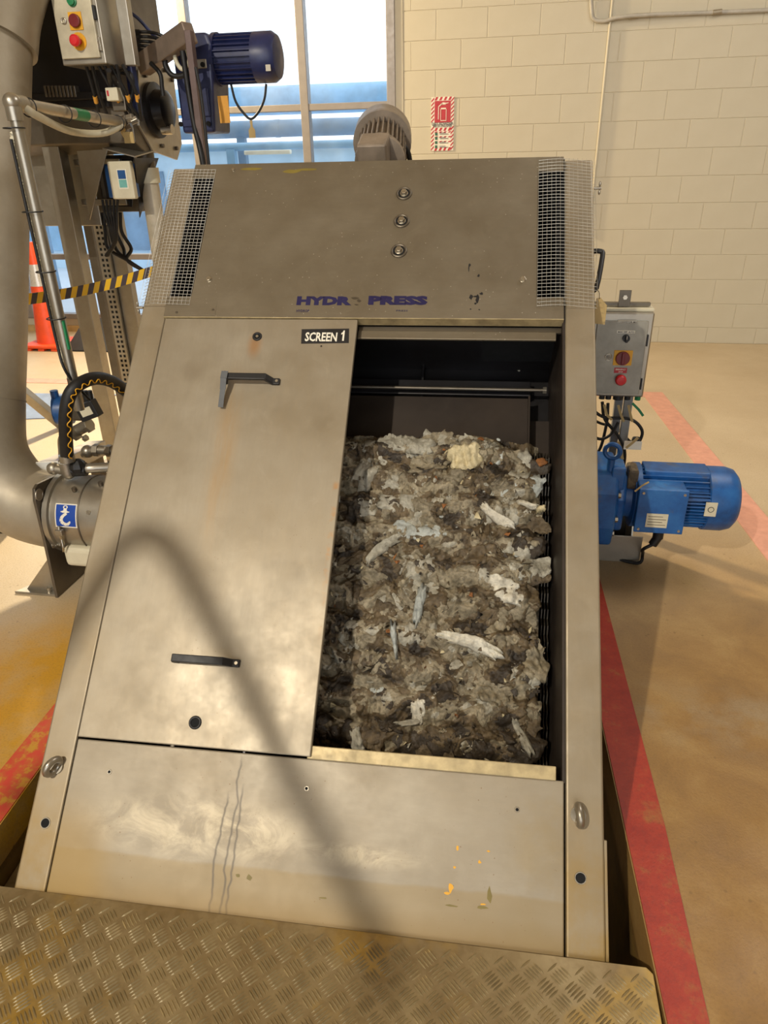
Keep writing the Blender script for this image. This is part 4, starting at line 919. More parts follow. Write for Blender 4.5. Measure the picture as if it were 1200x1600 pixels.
btext('CONVEYOR M1', 980, 504.5, M['blackprint'], 0.010, 0.0024, dd, 0.95); btext('MAN  OFF  AUTO', 978, 520, M['blackprint'], 0.009, 0.0024, dd, 0.85)
p = dpt(978, 528); g = G(); g.cyl((p.x, YBX - 0.012, p.z), (p.x, YBX - 0.028, p.z), 0.0135, 20); k_ = g.build('selector_switch', M['black'], dd, smooth=40)
g = G(); g.box(p.x - 0.0045, p.x + 0.0045, YBX - 0.040, YBX - 0.028, p.z - 0.013, p.z + 0.013); g.build('switch_handle', M['black'], dd, bevel=0.001)
g = G(); g.box(p.x - 0.001, p.x + 0.001, YBX - 0.0408, YBX - 0.040, p.z, p.z + 0.012); g.build('pointer_mark', M['white'], dd)
dbox('isolator_plate', M['yellow'], 960, 547, 986, 571, 0.004, 0.001)
p = dpt(972.5, 559); g = G(); g.cyl((p.x, YBX - 0.016, p.z), (p.x, YBX - 0.030, p.z), 0.0265, 26); g.build('isolator_knob', M['darkred'], dd, bevel=0.002)
g = G(); g.box(p.x - 0.006, p.x + 0.006, YBX - 0.038, YBX - 0.030, p.z - 0.022, p.z + 0.022); g.build('knob_grip', M['darkred'], dd, bevel=0.002)
p = dpt(950.5, 558); g = G(); g.torus((p.x, YBX - 0.0135, p.z), (0, 1, 0), 0.0125, 0.0022, 22, 8); g.build('lock_ring', M['bolt'], dd, smooth=60)
g = G(); g.cyl((p.x, YBX - 0.0125, p.z), (p.x, YBX - 0.016, p.z), 0.006, 14); g.build('lock_barrel', M['steel_dark'], dd)
dbox('stop_label', M['redprint'], 960, 574.5, 979, 583)
btext('EMERGENCY', 969.5, 578.2, M['white'], 0.0075, 0.0024, dd, 0.9); btext('STOP', 969.5, 582, M['white'], 0.0075, 0.0024, dd, 0.9)
p = dpt(969, 592); g = G(); g.lathe((p.x, YBX - 0.012, p.z), (0, -1, 0), [(0, 0.012), (0.014, 0.012), (0.016, 0.021), (0.024, 0.021), (0.030, 0.016), (0.031, 0)], 26); g.build('stop_button', M['red'], dd, smooth=40)
for py in (532, 600):
    p = at(1014.5 if py == 532 else 1003, py, YBX - 0.006); g = G(); g.box(dr + 0.001, dr + 0.007, YBX - 0.012, YBX, p.z - 0.022, p.z + 0.022); g.build('hinge', M['black'], cb, bevel=0.001)
g = G(); g.box(xl - 0.01, xr + 0.0, YBX + 0.02, YBX + 0.15, zt + 0.0, zt + 0.012); g.build('rain_lip', M['cream'], cb, bevel=0.003)
q = at(975, 470, YBX + 0.06); g = G(); g.box(xl - 0.1, xr - 0.012, YBX + 0.05, YBX + 0.075, zt + 0.016, zt + 0.028); g.build('top_rail', M['steel_dark'], cb)
g = G(); g.box(q.x - 0.022, q.x + 0.022, YBX + 0.045, YBX + 0.05, zt + 0.014, q.z + 0.042); g.build('clamp_plate', M['steel_dark'], cb, bevel=0.001)
g = G(); g.hexa((q.x, YBX + 0.045, q.z + 0.016), (0, -1, 0), 0.009, 0.007); g.build('clamp_bolt', M['bolt'], cb)
px0 = at(973, 640, YBX + 0.10)
g = G(); g.box(px0.x - 0.038, px0.x - 0.006, YBX + 0.08, YBX + 0.11, 0.0, zb + 0.1); g.build('post', plain('grey_post', rgb(120, 120, 120), 0.5, 0.3), cb, bevel=0.002)
g = G(); g.box(px0.x + 0.0, px0.x + 0.034, YBX + 0.085, YBX + 0.115, 0.0, zb + 0.05); g.build('cable_duct', plain('grey_duct', rgb(148, 148, 146), 0.5), cb, bevel=0.003)
g = G(); g.box(px0.x - 0.07, px0.x + 0.06, YBX + 0.05, YBX + 0.15, 0.0, 0.008); g.build('base_plate', M['steel_dark'], cb)
for k, px in enumerate((940, 950, 965, 980, 996)):
    p = at(px, 624, YBX + 0.05); g = G(); g.cyl(Vector((p.x, YBX + 0.05, zb)), Vector((p.x, YBX + 0.05, zb - 0.026)), 0.012 if k != 2 else 0.02, 12); g.build('gland', M['green'] if k == 4 else M['rubber'], cb, smooth=40)
def cable(name, pts, r, m, label, Y=YBX + 0.03, cat='cable', grp=None):
    P = [at(x, y, Y + (d[0] if d else 0)) for x, y, *d in pts]
    g = G(); g.tube(P, r, 8, 6); return tag(g.build(name, m, smooth=60), label, cat, grp)
cable('box_cable', [(941, 628), (945, 655), (965, 680), (976, 705), (974, 735)], 0.0065, M['rubber'], 'black cable running down the post from the isolator box')
cable('box_cable', [(950, 630), (948, 660), (938, 700), (925, 712)], 0.0065, M['rubber'], 'black cable leaning left from the isolator box to the machine flank')
cable('box_cable', [(925, 640), (945, 652), (985, 655), (1003, 672), (999, 690), (990, 697)], 0.0065, M['rubber'], 'black cable crossing the post and hooking down on its right', YBX + 0.02)
cable('box_cable', [(925, 682), (940, 686), (955, 678), (966, 660)], 0.0065, M['rubber'], 'black cable loop low between machine flank and post', YBX + 0.01)
cable('box_cable', [(925, 655), (940, 662), (962, 668), (985, 690), (990, 685)], 0.006, M['rubber'], 'black cable sagging behind the post below the isolator box', YBX + 0.13)
g = G(); g.box(*[v for v in (at(994, 690, YBX).x - 0.016, at(994, 690, YBX).x + 0.016, YBX - 0.002, YBX + 0.02)], at(994, 690, YBX).z - 0.018, at(994, 690, YBX).z + 0.018, ); tag(g.build('cable_elbow', M['rubber'], bevel=0.008), 'black angled plug at the end of the hooked cable', 'plug')
for k, (pts, lab) in enumerate(((((944, 632), (948, 648), (956, 656)), 'tan tag strip below the isolator box, leftmost of three'), (((966, 633), (970, 648), (975, 659)), 'tan tag strip below the isolator box, middle of three'), (((982, 633), (985, 648), (988, 659)), 'tan tag strip below the isolator box, rightmost of three'),
      (((988, 630), (998, 640), (1005, 650)), 'green and yellow tag strip at the right of the isolator glands'), (((966, 690), (969, 703), (973, 718)), 'tan tag strip in front of the blue eye bolt'), (((978, 700), (988, 692), (997, 684)), 'tan tag strip folded over the white paper tag'), (((992, 768), (1003, 759), (1014, 753)), 'thin tan tie across the blue motor housing'))):
    P = [at(x, y, (YBX - 0.01 if k < 4 else BY - 0.19 if k == 6 else BY - 0.03)) for x, y in pts]; g = G()
    for i in range(len(P) - 1): g.beam(P[i], P[i + 1], 0.010 if k < 6 else 0.006, 0.0012, Vector((0, 1, 0)))
    tag(g.build('tag_strip', M['green'] if k == 3 else M['tan']), lab, 'tag', 'tag strips on the right side')
p, q = at(976, 689, BY + 0.0), at(1002, 700, BY + 0.0); g = G(); g.box(p.x, q.x, BY, BY + 0.0015, q.z - 0.008, p.z); tag(g.build('paper_tag', M['white']), 'white paper tag hanging above the blue gearbox', 'tag')
# ------------------------------------------------------------------ left side: discharge barrel and big pipe
AY, AZ, AR = 1.24, 0.295, 0.145
dc = thing('discharge_barrel', 'round stainless discharge barrel with bolted flange on the left of the machine', 'barrel', (-0.9, AY, 0))
g = G(); g.lathe((-1.168, AY, AZ), (1, 0, 0), [(0, AR + 0.012), (0.02, AR + 0.012), (0.022, AR), (0.62, AR), (0.621, 0)], 40); g.build('barrel_shell', M['steel'], dc, smooth=40)
g = G(); g.torus((-1.03, AY, AZ), (1, 0, 0), AR + 0.001, 0.003, 40, 6); g.build('weld_ring', M['steel_dark'], dc, smooth=60)
fpts = [(1.068, 0.0), (1.082, 0.25), (1.086, 0.41), (1.098, 0.452), (1.12, 0.462), (1.20, 0.452), (1.43, 0.42), (1.43, 0.0)]
g = G(); g.prism([(-1.182, y, z) for y, z in fpts], (0.012, 0, 0)); fp = g.build('flange_plate', M['steel_dark'], dc, bevel=0.002)
for px, py in ((80, 778), (73, 815), (83, 850), (95, 742)):
    p = atx(px, py, -1.168); g = G(); g.cyl(p, p + Vector((0.006, 0, 0)), 0.016, 16); g.hexa(p + Vector((0.006, 0, 0)), (1, 0, 0), 0.0125, 0.014); g.cyl(p + Vector((0.02, 0, 0)), p + Vector((0.034, 0, 0)), 0.007, 10); g.build('flange_bolt', M['bolt'], dc, bevel=0.001)
p = atx(61, 773, -1.169); g = G(); g.torus(p, (1, 0, 0), 0.020, 0.003, 22, 6); g.build('lifting_hole_rim', M['steel'], dc, smooth=60)
g = G(); g.cyl(p - Vector((0.0005, 0, 0)), p + Vector((0.001, 0, 0)), 0.019, 20); g.build('lifting_hole', M['pipe'], dc)
g = G(); g.prism([(-1.183, 1.10, 0.0), (-1.183, 1.10, 0.15), (-1.20, 1.10, 0.15), (-1.33, 1.10, 0.0)], (0, 0.008, 0)); g.build('foot_gusset', M['steel'], dc)
g = G(); g.prism([(-1.183, 1.075, 0), (-1.36, 1.075, 0), (-1.33, 1.13, 0), (-1.183, 1.26, 0)], (0, 0, 0.010)); g.build('foot_plate', M['steel'], dc, bevel=0.002)
g = G(); g.cyl((-1.22, 1.095, 0.01), (-1.22, 1.095, 0.028), 0.011, 12); g.build('anchor_bolt', M['bolt'], dc)
def cyh(px, py, R=AR + 0.0012):          # point of the barrel skin seen at that place
    r = ray(px, py); dy, dz = r.y, r.z; cy, cz = CAM.y - AY, CAM.z - AZ
    A = dy * dy + dz * dz; B = 2 * (dy * cy + dz * cz); C_ = cy * cy + cz * cz - R * R; D = max(0, B * B - 4 * A * C_)
    return CAM + r * ((-B - math.sqrt(D)) / (2 * A))
SQ = ((88, 786), (122, 787), (120, 826), (86.5, 823))
ctr = [cyh(*c) for c in SQ]
x0, x1 = (ctr[0].x + ctr[3].x) / 2, (ctr[1].x + ctr[2].x) / 2
th0 = math.atan2(ctr[3].z - AZ, ctr[3].y - AY); th1 = math.atan2(ctr[0].z - AZ, ctr[0].y - AY)
th0 = th0 % (2 * PI); th1 = th1 % (2 * PI)
def skin(u, v, R): t = th0 + (th1 - th0) * v; return Vector((x0 + (x1 - x0) * u, AY + R * math.cos(t), AZ + R * math.sin(t)))
def patch(name, m, poly, R, par):
    g = G(); g.prism([skin(u, v, R) for u, v in poly], (0, 0, 0)); n = len(poly); g.v = g.v[:n]; g.f = [tuple(range(n))]; g.m = [0]; return g.build(name, m, par)
g = G()
for j in range(8):
    for i in range(1): g.add([skin(0, j / 8, AR + .001), skin(1, j / 8, AR + .001), skin(1, (j + 1) / 8, AR + .001), skin(0, (j + 1) / 8, AR + .001)], [(0, 1, 2, 3)])
stk = g.build('hook_sticker', M['white'], dc)
g = G()
for j in range(8): g.add([skin(.05, .05 + .9 * j / 8, AR + .0016), skin(.95, .05 + .9 * j / 8, AR + .0016), skin(.95, .05 + .9 * (j + 1) / 8, AR + .0016), skin(.05, .05 + .9 * (j + 1) / 8, AR + .0016)], [(0, 1, 2, 3)])
g.build('blue_field', M['signblue'], stk)
hk = [(0.55, 0.60, .05), (0.40, 0.50, .055), (0.30, 0.38, .06), (0.30, 0.25, .07), (0.40, 0.16, .07), (0.54, 0.13, .06), (0.66, 0.20, .045), (0.70, 0.28, .02)]
g = G()
for i in range(len(hk) - 1):
    (u0, v0, w0_), (u1, v1, w1_) = hk[i], hk[i + 1]; du, dv = u1 - u0, v1 - v0; L_ = math.hypot(du, dv); nx_, ny_ = -dv / L_, du / L_; R = AR + .0022
    g.add([skin(u0 + nx_ * w0_ * 1.2, v0 + ny_ * w0_, R), skin(u0 - nx_ * w0_ * 1.2, v0 - ny_ * w0_, R), skin(u1 - nx_ * w1_ * 1.2, v1 - ny_ * w1_, R), skin(u1 + nx_ * w1_ * 1.2, v1 + ny_ * w1_, R)], [(0, 1, 2, 3)])
for bx_ in ((0.34, 0.60, 0.62, 0.70), (0.40, 0.56, 0.70, 0.78), (0.28, 0.68, 0.64, 0.68)):
    u0, u1, v0, v1 = bx_; g.add([skin(u0, v0, AR + .0023), skin(u1, v0, AR + .0023), skin(u1, v1, AR + .0023), skin(u0, v1, AR + .0023)], [(0, 1, 2, 3)])
for i in range(10):
    a, b = 2 * PI * i / 10, 2 * PI * (i + 1) / 10
    g.add([skin(0.48 + .11 * math.cos(a), .85 + .08 * math.sin(a), AR + .0022), skin(0.48 + .11 * math.cos(b), .85 + .08 * math.sin(b), AR + .0022), skin(0.48 + .06 * math.cos(b), .85 + .045 * math.sin(b), AR + .0022), skin(0.48 + .06 * math.cos(a), .85 + .045 * math.sin(a), AR + .0022)], [(0, 1, 2, 3)])
g.build('hook_symbol', M['white'], stk)
p = cyh(139, 801, AR); g = G(); g.cyl(p + Vector((0, 0.004, -0.002)), p + Vector((0, -0.006, 0.004)), 0.008, 12); g.build('shell_screw', M['bolt'], dc)
for px, py in ((158, 758), (117, 767)): p = cyh(px, py, AR); g = G(); g.cyl(p, p + Vector((0, -0.003, 0.014)), 0.009, 8); g.build('shell_stud', M['steel_dark'], dc)
P = [cyh(92, 822, AR + .012), cyh(93, 832, AR + .016), cyh(96, 842, AR + .014), cyh(100, 850, AR + .01)]
lt = thing('toggle_latch', 'small steel toggle latch on the discharge barrel below the hook sticker', 'latch', P[1])
g = G(); g.tube(P, 0.005, 8, 4); g.build('latch_rod', M['bolt'], lt, smooth=60)
g = G(); g.box(P[1].x - 0.014, P[1].x + 0.014, P[1].y - 0.008, P[1].y + 0.01, P[1].z - 0.012, P[1].z + 0.012); g.build('latch_body', M['steel'], lt, bevel=0.003)
g = G(); g.tube([P[2], P[2] + Vector((0.006, -0.01, -0.03)), P[2] + Vector((0.0, -0.006, -0.05))], 0.004, 8, 3); g.build('latch_lever', M['bolt'], lt, smooth=60)
t0, t1 = at(98, 854, 1.10), at(140, 886, 1.10)
dp = thing('drip_cover', 'rounded pale cover under the discharge barrel', 'cover', (t0.x, 1.2, t1.z))
g = G(); g.box(t0.x, -0.60, 1.09, 1.32, t1.z, t0.z); g.build('cover_shell', M['cream'], dp, bevel=0.018, seg=3)
g = G(); g.box(t0.x + 0.02, t0.x + 0.03, 1.2, 1.3, 0.0, t1.z + 0.01); g.build('stay', M['steel_dark'], dp)
# big pipe
bp = thing('discharge_pipe', 'wide matt steel discharge pipe curving up at the left edge', 'pipe', (-1.38, 1.3, 0))
P = [(-1.184, AY, AZ), (-1.24, AY, AZ), (-1.34, AY, AZ + 0.03), (-1.42, AY + 0.01, AZ + 0.11), (-1.465, AY + 0.02, AZ + 0.22), (-1.475, 1.31, 0.66), (-1.475, 1.46, 1.0), (-1.470, 1.72, 1.63), (-1.465, 1.84, 1.92)]
g = G(); g.tube(P, 0.147, 40, 6); g.build('elbow_pipe', M['pipe'], bp, smooth=60)
P2 = [(-1.465, 1.84, 1.92), (-1.45, 1.90, 2.05), (-1.40, 1.98, 2.2), (-1.28, 2.06, 2.36)]
g = G(); g.tube(P2, 0.165, 36, 5); g.build('upper_bend', M['pipe'], bp, smooth=60)
for i, t in enumerate((0.0, 1.0)):
    c = Vector(P[5]).lerp(Vector(P[6]), 0.15) if i == 0 else Vector(P[8]); d = Vector((0, 0.4, 0.92)); g = G(); g.torus(c, d, 0.1475 + 0.016 * i, 0.0018, 40, 6); g.build('weld_seam', M['pipe'], bp, smooth=60)
# ring main pipe in front of it
CY = 1.30
ct = thing('small_pipe_run', 'slim stainless pipe with elbow and hose strapped along it at the upper left', 'pipe', (-1.05, CY, 0.7))
tp_ = at(15, 163, CY); bt_ = at(117, 640, CY); vx = (tp_.x + bt_.x) / 2
r_ = 0.0185
e0 = at(19, 160, CY); e1 = at(190, 191, 1.95)
g = G(); g.tube([(e0.x, CY, at(117, 640, CY).z), (e0.x, CY, e0.z - 0.03)], r_, 18, 0); g.build('riser', M['steel'], ct, smooth=60)
g = G(); g.tube([Vector((e0.x, CY, e0.z)), e1], r_, 18, 0); g.build('cross_pipe', M['steel'], ct, smooth=60)
g = G(); g.sphere((e0.x, CY, e0.z), r_ * 1.5, 18, 12); g.cyl((e0.x, CY, e0.z), (e0.x, CY, e0.z - 0.05), r_ * 1.35, 18); d = (e1 - Vector((e0.x, CY, e0.z))).normalized(); g.cyl((e0.x, CY, e0.z), Vector((e0.x, CY, e0.z)) + d * 0.055, r_ * 1.35, 18); g.build('elbow', M['steel'], ct, smooth=50)
g = G(); z_ = at(110, 590, CY).z; g.cyl((e0.x, CY, z_), (e0.x, CY, z_ - 0.03), r_ * 1.12, 18); g.build('coupling', M['steel_dark'], ct, smooth=50)
E0 = Vector((e0.x, CY, e0.z)); up_ = Vector((0, 0, 1))
for t in (0.12, 0.42, 0.70, 0.95):
    c = E0.lerp(e1, t); g = G(); g.torus(c - Vector((0, 0, 0.006)), d, r_ * 1.45, 0.0022, 20, 6); g.build('cable_tie', M['black'], ct, smooth=60)
for py in (200, 331, 424, 496):
    z = at(30, py, CY).z; g = G(); g.torus((e0.x - 0.01, CY - 0.004, z), (0, 0, 1), r_ * 1.7, 0.0022, 20, 6); g.build('cable_tie', M['black'], ct, smooth=60)
a = E0.lerp(e1, 0.50); b = E0.lerp(e1, 0.62); g = G(); g.cyl(a, b, r_ * 1.03, 18); g.build('green_label', M['green'], ct, smooth=60)
z0, z1 = at(100, 500, CY).z, at(105, 545, CY).z; g = G(); g.cyl((e0.x + r_ * 0.75, CY - 0.006, z0), (e0.x + r_ * 0.75, CY - 0.006, z1), 0.007, 12); g.build('green_label', M['green'], ct, smooth=60)
g = G(); P = [Vector((e0.x - 0.024, CY - 0.012, z)) for z in (e0.z - 0.10, 1.4, 1.15, 0.95)] + [Vector((e0.x + 0.0, CY + 0.0 - 0.03, 0.84)), at(140, 625, 1.35)]
g.tube(P, 0.005, 8, 5); tag(g.build('signal_cable', M['rubber'], smooth=60), 'thin black cable strapped to the slim upright pipe', 'cable')
zz0 = e0.z - 0.08; g = G(); nring = 190
g.tube([Vector((e0.x - 0.032 + 0.003 * math.sin(k), CY + 0.012, zz0 - (zz0 - 0.86) * k / 120)) for k in range(121)], 0.011, 10, 0, True, lambda i, n: 0.0105 if i % 2 else 0.0085)
tag(g.build('corrugated_conduit', M['cream'], smooth=30), 'cream corrugated conduit running beside the slim upright pipe', 'conduit')
g = G(); g.tube([at(24, 196, CY + 0.02), at(22, 172, CY + 0.02), at(34, 166, CY + 0.03), at(60, 182, 1.4), at(110, 205, 1.7), at(160, 208, 1.85), at(190, 196, 1.93)], 0.0125, 12, 6)
tag(g.build('sagging_hose', M['cream'], smooth=60), 'pale hose sagging under the sloping pipe at the upper left', 'hose')
# ------------------------------------------------------------------ black hose with wavy yellow line, fittings, valve
HP = [at(105, 716, 1.20), at(103, 680, 1.18), at(103, 645, 1.17), at(110, 615, 1.18), at(128, 598, 1.22), at(152, 591, 1.30), at(178, 598, 1.40), at(205, 618, 1.50)]
SP = smooth_pts(HP, 9)
hs = thing('hydraulic_hose', 'thick black hose arching to the machine with a wavy yellow line', 'hose', HP[0])
g = G(); g.tube(SP, 0.0235, 16, 0); g.build('hose_body', M['rubber'], hs, smooth=60)
g = G(); P = []
for i, p in enumerate(SP):
    t = (SP[min(i + 1, len(SP) - 1)] - SP[max(i - 1, 0)]).normalized(); c = (CAM - p); c = (c - t * c.dot(t)).normalized(); sd = t.cross(c)
    off = 0.5 + 0.22 * (1 if i % 4 < 2 else -1) * (1 if (i // 2) % 2 == 0 else 0.9); P.append(p + (c * math.sqrt(1 - off * off * .6) + sd * off).normalized() * 0.0238)
g.tube(P, 0.0022, 6, 3); g.build('yellow_line', M['yellow'], hs, smooth=60)
g = G(); g.cyl(HP[0] - Vector((0, 0, 0.012)), HP[0] + Vector((0, 0, 0.014)), 0.028, 18); g.build('hose_ferrule', M['steel'], hs, smooth=40)
ft = thing('pipe_fitting', 'stainless elbow and union fitting at the foot of the black hose', 'fitting', HP[0])
c = at(106, 733, 1.22)
g = G(); g.cyl(c + Vector((0, 0, 0.03)), c - Vector((0, 0, 0.012)), 0.027, 18); g.sphere(c - Vector((0, 0, 0.012)), 0.027, 16, 10); g.cyl(c - Vector((0, 0, 0.008)), c + Vector((-0.06, 0, 0.0)), 0.018, 16); g.sphere(c + Vector((-0.06, 0, 0)), 0.024, 14, 8); g.build('elbow', M['steel'], ft, smooth=50)
g = G(); g.cyl(c + Vector((0.02, 0, -0.002)), c + Vector((0.07, 0.01, -0.0)), 0.026, 12); g.sphere(c + Vector((0.045, 0, 0.012)), 0.032, 8, 6); g.build('black_valve', M['rubber'], ft)
q = at(178, 729, 1.30); g = G(); g.tube([c + Vector((0.065, 0.01, 0)), c + Vector((0.10, 0.02, 0.002)), q + Vector((0.10, 0.02, 0))], 0.018, 14, 4); g.build('outlet_pipe', M['steel'], ft, smooth=60)
c2 = at(147, 703, 1.42)
ft2 = thing('pipe_fitting', 'stainless union pipe running into the machine behind the black hose foot', 'fitting', c2)
g = G(); g.cyl(c2, c2 + Vector((0.26, 0.01, 0.0)), 0.019, 16); g.build('pipe', M['steel'], ft2, smooth=50)
for dx_, rr_ in ((0.0, 0.026), (0.055, 0.025), (0.10, 0.024)):
    g = G(); g.hexa(c2 + Vector((dx_, 0, 0)), (1, 0, 0), rr_, 0.022); g.build('union_nut', M['steel'], ft2, bevel=0.001)
g = G(); g.tube([c2 + Vector((-0.06, 0.02, -0.03)), c2 + Vector((-0.03, 0.0, -0.01)), c2], 0.017, 12, 4); g.sphere(c2 + Vector((-0.03, 0, -0.008)), 0.026, 12, 8); g.build('tee', M['steel'], ft2, smooth=50)
# box beam carrying the fittings
A2, B2 = at(76, 735, 1.30), at(152, 700, 1.90)
bmn = thing('support_beam', 'square stainless box beam with end cap lying behind the discharge flange', 'beam', (A2.x, A2.y, 0.4))
d = (B2 - A2).normalized()
g = G(); g.beam(A2, B2, 0.085, 0.07); g.build('tube', M['steel'], bmn, bevel=0.005)
g = G(); g.beam(A2 - d * 0.004, A2, 0.087, 0.072); g.build('end_cap', M['steel'], bmn, bevel=0.002)
g = G(); g.beam((B2.x - 0.02, B2.y, B2.z - 0.03), (B2.x - 0.02, B2.y, 0.0), 0.05, 0.05, Vector((0, 1, 0))); g.build('stand', M['steel_dark'], bmn)
# actuated valve
V0 = at(122, 642, 1.55)
va = thing('actuated_valve', 'blue and black actuated valve on a steel riser at the left', 'valve', V0)
b0 = at(91, 641, 1.57)
g = G(); g.cyl(b0 + Vector((-0.012, 0, 0)), b0 + Vector((0.05, 0.02, 0.0)), 0.060, 20); g.build('blue_actuator', M['blue'], va, smooth=40)
g = G(); g.cyl(b0 + Vector((0.0, 0, 0.055)), b0 + Vector((0.0, 0, 0.085)), 0.016, 12); g.build('actuator_cap', M['blue'], va, smooth=40)
c = at(125, 632, 1.55); g = G(); g.box(c.x - 0.05, c.x + 0.03, c.y - 0.04, c.y + 0.05, c.z - 0.06, c.z + 0.045); g.build('solenoid_body', M['steel_dark'], va, bevel=0.01)
c = at(139, 641, 1.48); mr = Matrix.Translation(c) @ Matrix.Rotation(-0.35, 4, 'Y')
g = G(); g.box(-0.042, 0.042, -0.02, 0.02, -0.034, 0.034, mr); sb = g.build('coil_box', M['black'], va, bevel=0.003)
g = G(); g.box(-0.026, 0.026, -0.0215, -0.02, -0.016, 0.016, mr); g.build('coil_label', M['cream'], sb)
for px in (134, 141): c = at(px, 618, 1.52); g = G(); g.cyl(c - Vector((0, 0, 0.03)), c + Vector((0, 0, 0.02)), 0.011, 10); g.build('cable_gland', M['rubber'], va, smooth=50)
c = at(126, 672, 1.50); g = G(); g.cyl(c + Vector((-0.05, 0, -0.02)), c + Vector((0.05, -0.0, 0.03)), 0.024, 14); g.build('valve_body', M['steel'], va, smooth=50)
for dx_, dz_ in ((-0.02, -0.012), (0.045, 0.025), (0.02, -0.03)): g = G(); g.hexa(c + Vector((dx_, -0.02, dz_)), (0.8, 0, 0.4), 0.030 if dz_ > -0.02 else 0.014, 0.016); g.build('valve_nut', M['steel'], va, bevel=0.001)
rz = fl(98, 730, 0.46); g = G(); g.tube([c + Vector((-0.05, 0.0, -0.02)), at(98, 685, 1.52), at(98, 705, 1.50), at(99, 722, 1.46)], 0.018, 14, 5); g.build('riser', M['steel'], va, smooth=60)
# ------------------------------------------------------------------ second unit behind: inlet screw, gearbox, legs
SY, SZ = 2.55, 1.78
un = thing('screw_conveyor', 'raised screw conveyor unit with octagonal end plate at the upper left', 'machine', (-1.6, SY, 0))
x_l, x_r = -2.9, at(240, 200, SY).x
zb_ = at(150, 240, SY - 0.2).z
g = G(); g.prism([(x_l, SY - 0.2, zb_ + 0.04), (x_l, SY - 0.2, 2.35), (x_l, SY + 0.22, 2.35), (x_l, SY + 0.22, zb_ + 0.04), (x_l, SY + 0.12, zb_), (x_l, SY - 0.12, zb_)], (x_r - x_l, 0, 0)); g.build('trough', M['steel_dark'], un, bevel=0.006)
z1_ = at(120, 215, SY - 0.2).z; z2_ = at(120, 150, SY - 0.2).z
g = G(); g.box(x_l, x_r - 0.02, SY - 0.226, SY - 0.2, z2_ - 0.05, z2_ + 0.35); g.build('dark_housing', M['cavity'], un, bevel=0.004)
g = G(); g.box(x_l, x_r - 0.06, SY - 0.26, SY - 0.226, z2_ - 0.02, z2_ + 0.01); g.build('housing_rail', M['cavity'], un, bevel=0.004)
for k in range(9):
    p = at(74 + k * 5.6, 143, SY - 0.25); g = G(); g.box(p.x - 0.008, p.x + 0.005, SY - 0.262, SY - 0.226, p.z - 0.022, p.z + 0.022); g.build('drag_chain_link', M['steel_dark'], un, bevel=0.003)
XE = x_r
def oct_(px, py): p = atx(px, py, XE); return (p.y, p.z)
OP = [oct_(212, 110), oct_(258, 97), oct_(268, 120), oct_(281, 225), oct_(274, 250), oct_(236, 236), oct_(214, 196)]
g = G(); g.prism([(XE, y, z) for y, z in OP], (0.012, 0, 0)); g.build('end_plate', M['steel'], un, bevel=0.002)
for px, py in ((222, 118), (252, 110), (264, 125), (249, 228), (271, 232), (220, 165), (226, 178)):
    y, z = oct_(px, py); g = G(); g.hexa((XE + 0.012, y, z), (1, 0, 0), 0.010, 0.012); g.build('plate_bolt', M['steel_dark'], un)
cb_ = atx(262, 172, XE + 0.08)
g = G(); g.lathe((XE + 0.012, cb_.y, cb_.z), (1, 0, 0), [(0, 0.115), (0.02, 0.115), (0.025, 0.085), (0.07, 0.08), (0.08, 0.06), (0.081, 0)], 28); g.build('bearing_housing', M['cavity'], un, smooth=40)
g = G(); g.cyl((XE + 0.05, cb_.y - 0.02, cb_.z - 0.08), (XE + 0.10, cb_.y - 0.02, cb_.z - 0.08), 0.022, 14); g.build('grease_cap', M['bolt'], un, smooth=40)
# legs
def leg(px, py, Y, w_, dp_, zt_, m=None, nm='leg'):
    p = at(px, py, Y); g = G(); g.box(p.x - w_ / 2, p.x + w_ / 2, Y - dp_ / 2, Y + dp_ / 2, 0.0, zt_); g.build(nm, m or M['steel'], un, bevel=0.003)
    g = G(); g.box(p.x - w_ * 0.9, p.x + w_ * 0.9, Y - dp_ * 0.9, Y + dp_ * 0.9, 0, 0.012); g.build('foot_plate', M['steel_dark'], un); return p.x
leg(139, 500, 2.40, 0.085, 0.07, zb_ + 0.08)
leg(168, 500, 2.95, 0.050, 0.05, zb_ + 0.08, M['steel_dark'])
leg(198, 480, 2.85, 0.13, 0.05, zb_ + 0.08)
lx = at(182, 500, 2.80).x
g = G(); g.box(lx - 0.035, lx + 0.03, 2.80, 2.815, 0.25, 1.30); trp = g.build('cable_tray', M['steel'], un)
for k in range(34):
    z = 0.30 + k * 0.028
    for q in (-1, 1): g = G(); g.box(lx - 0.0025 + q * 0.012 - 0.006, lx - 0.0025 + q * 0.012 + 0.006, 2.798, 2.8005, z, z + 0.014); o = g.build('tray_slot', M['void'], trp)
b0, b1 = at(93, 664, 2.6), at(30, 592, 2.6); g = G(); g.beam(fl(97, 663, 0.02), b1 + Vector((-0.35, 0, 0.25)), 0.06, 0.05, Vector((0, 1, 0))); g.build('brace', M['steel'], un, bevel=0.003)
# pipe drop at the end
pd = thing('plastic_drop_pipe', 'pale plastic drop pipe with collar below the octagonal plate', 'pipe', (x_r, 2.5, 0))
P0 = at(233, 238, 2.5); x_ = at(236, 300, 2.5).x
g = G(); g.tube([(x_, 2.5, P0.z + 0.02), (x_, 2.5, at(236, 262, 2.5).z)], 0.040, 20, 0); g.build('steel_stub', M['steel_dark'], pd, smooth=60)
g = G(); g.cyl((x_, 2.5, at(236, 262, 2.5).z), (x_, 2.5, at(237, 286, 2.5).z), 0.051, 24); g.build('collar', M['cream'], pd, smooth=40)
g = G(); g.tube([(x_, 2.5, at(237, 286, 2.5).z), (x_, 2.5, 0.0)], 0.043, 20, 0); g.build('pvc_pipe', plain('grey_pvc', rgb(182, 172, 152), 0.45), pd, smooth=60)
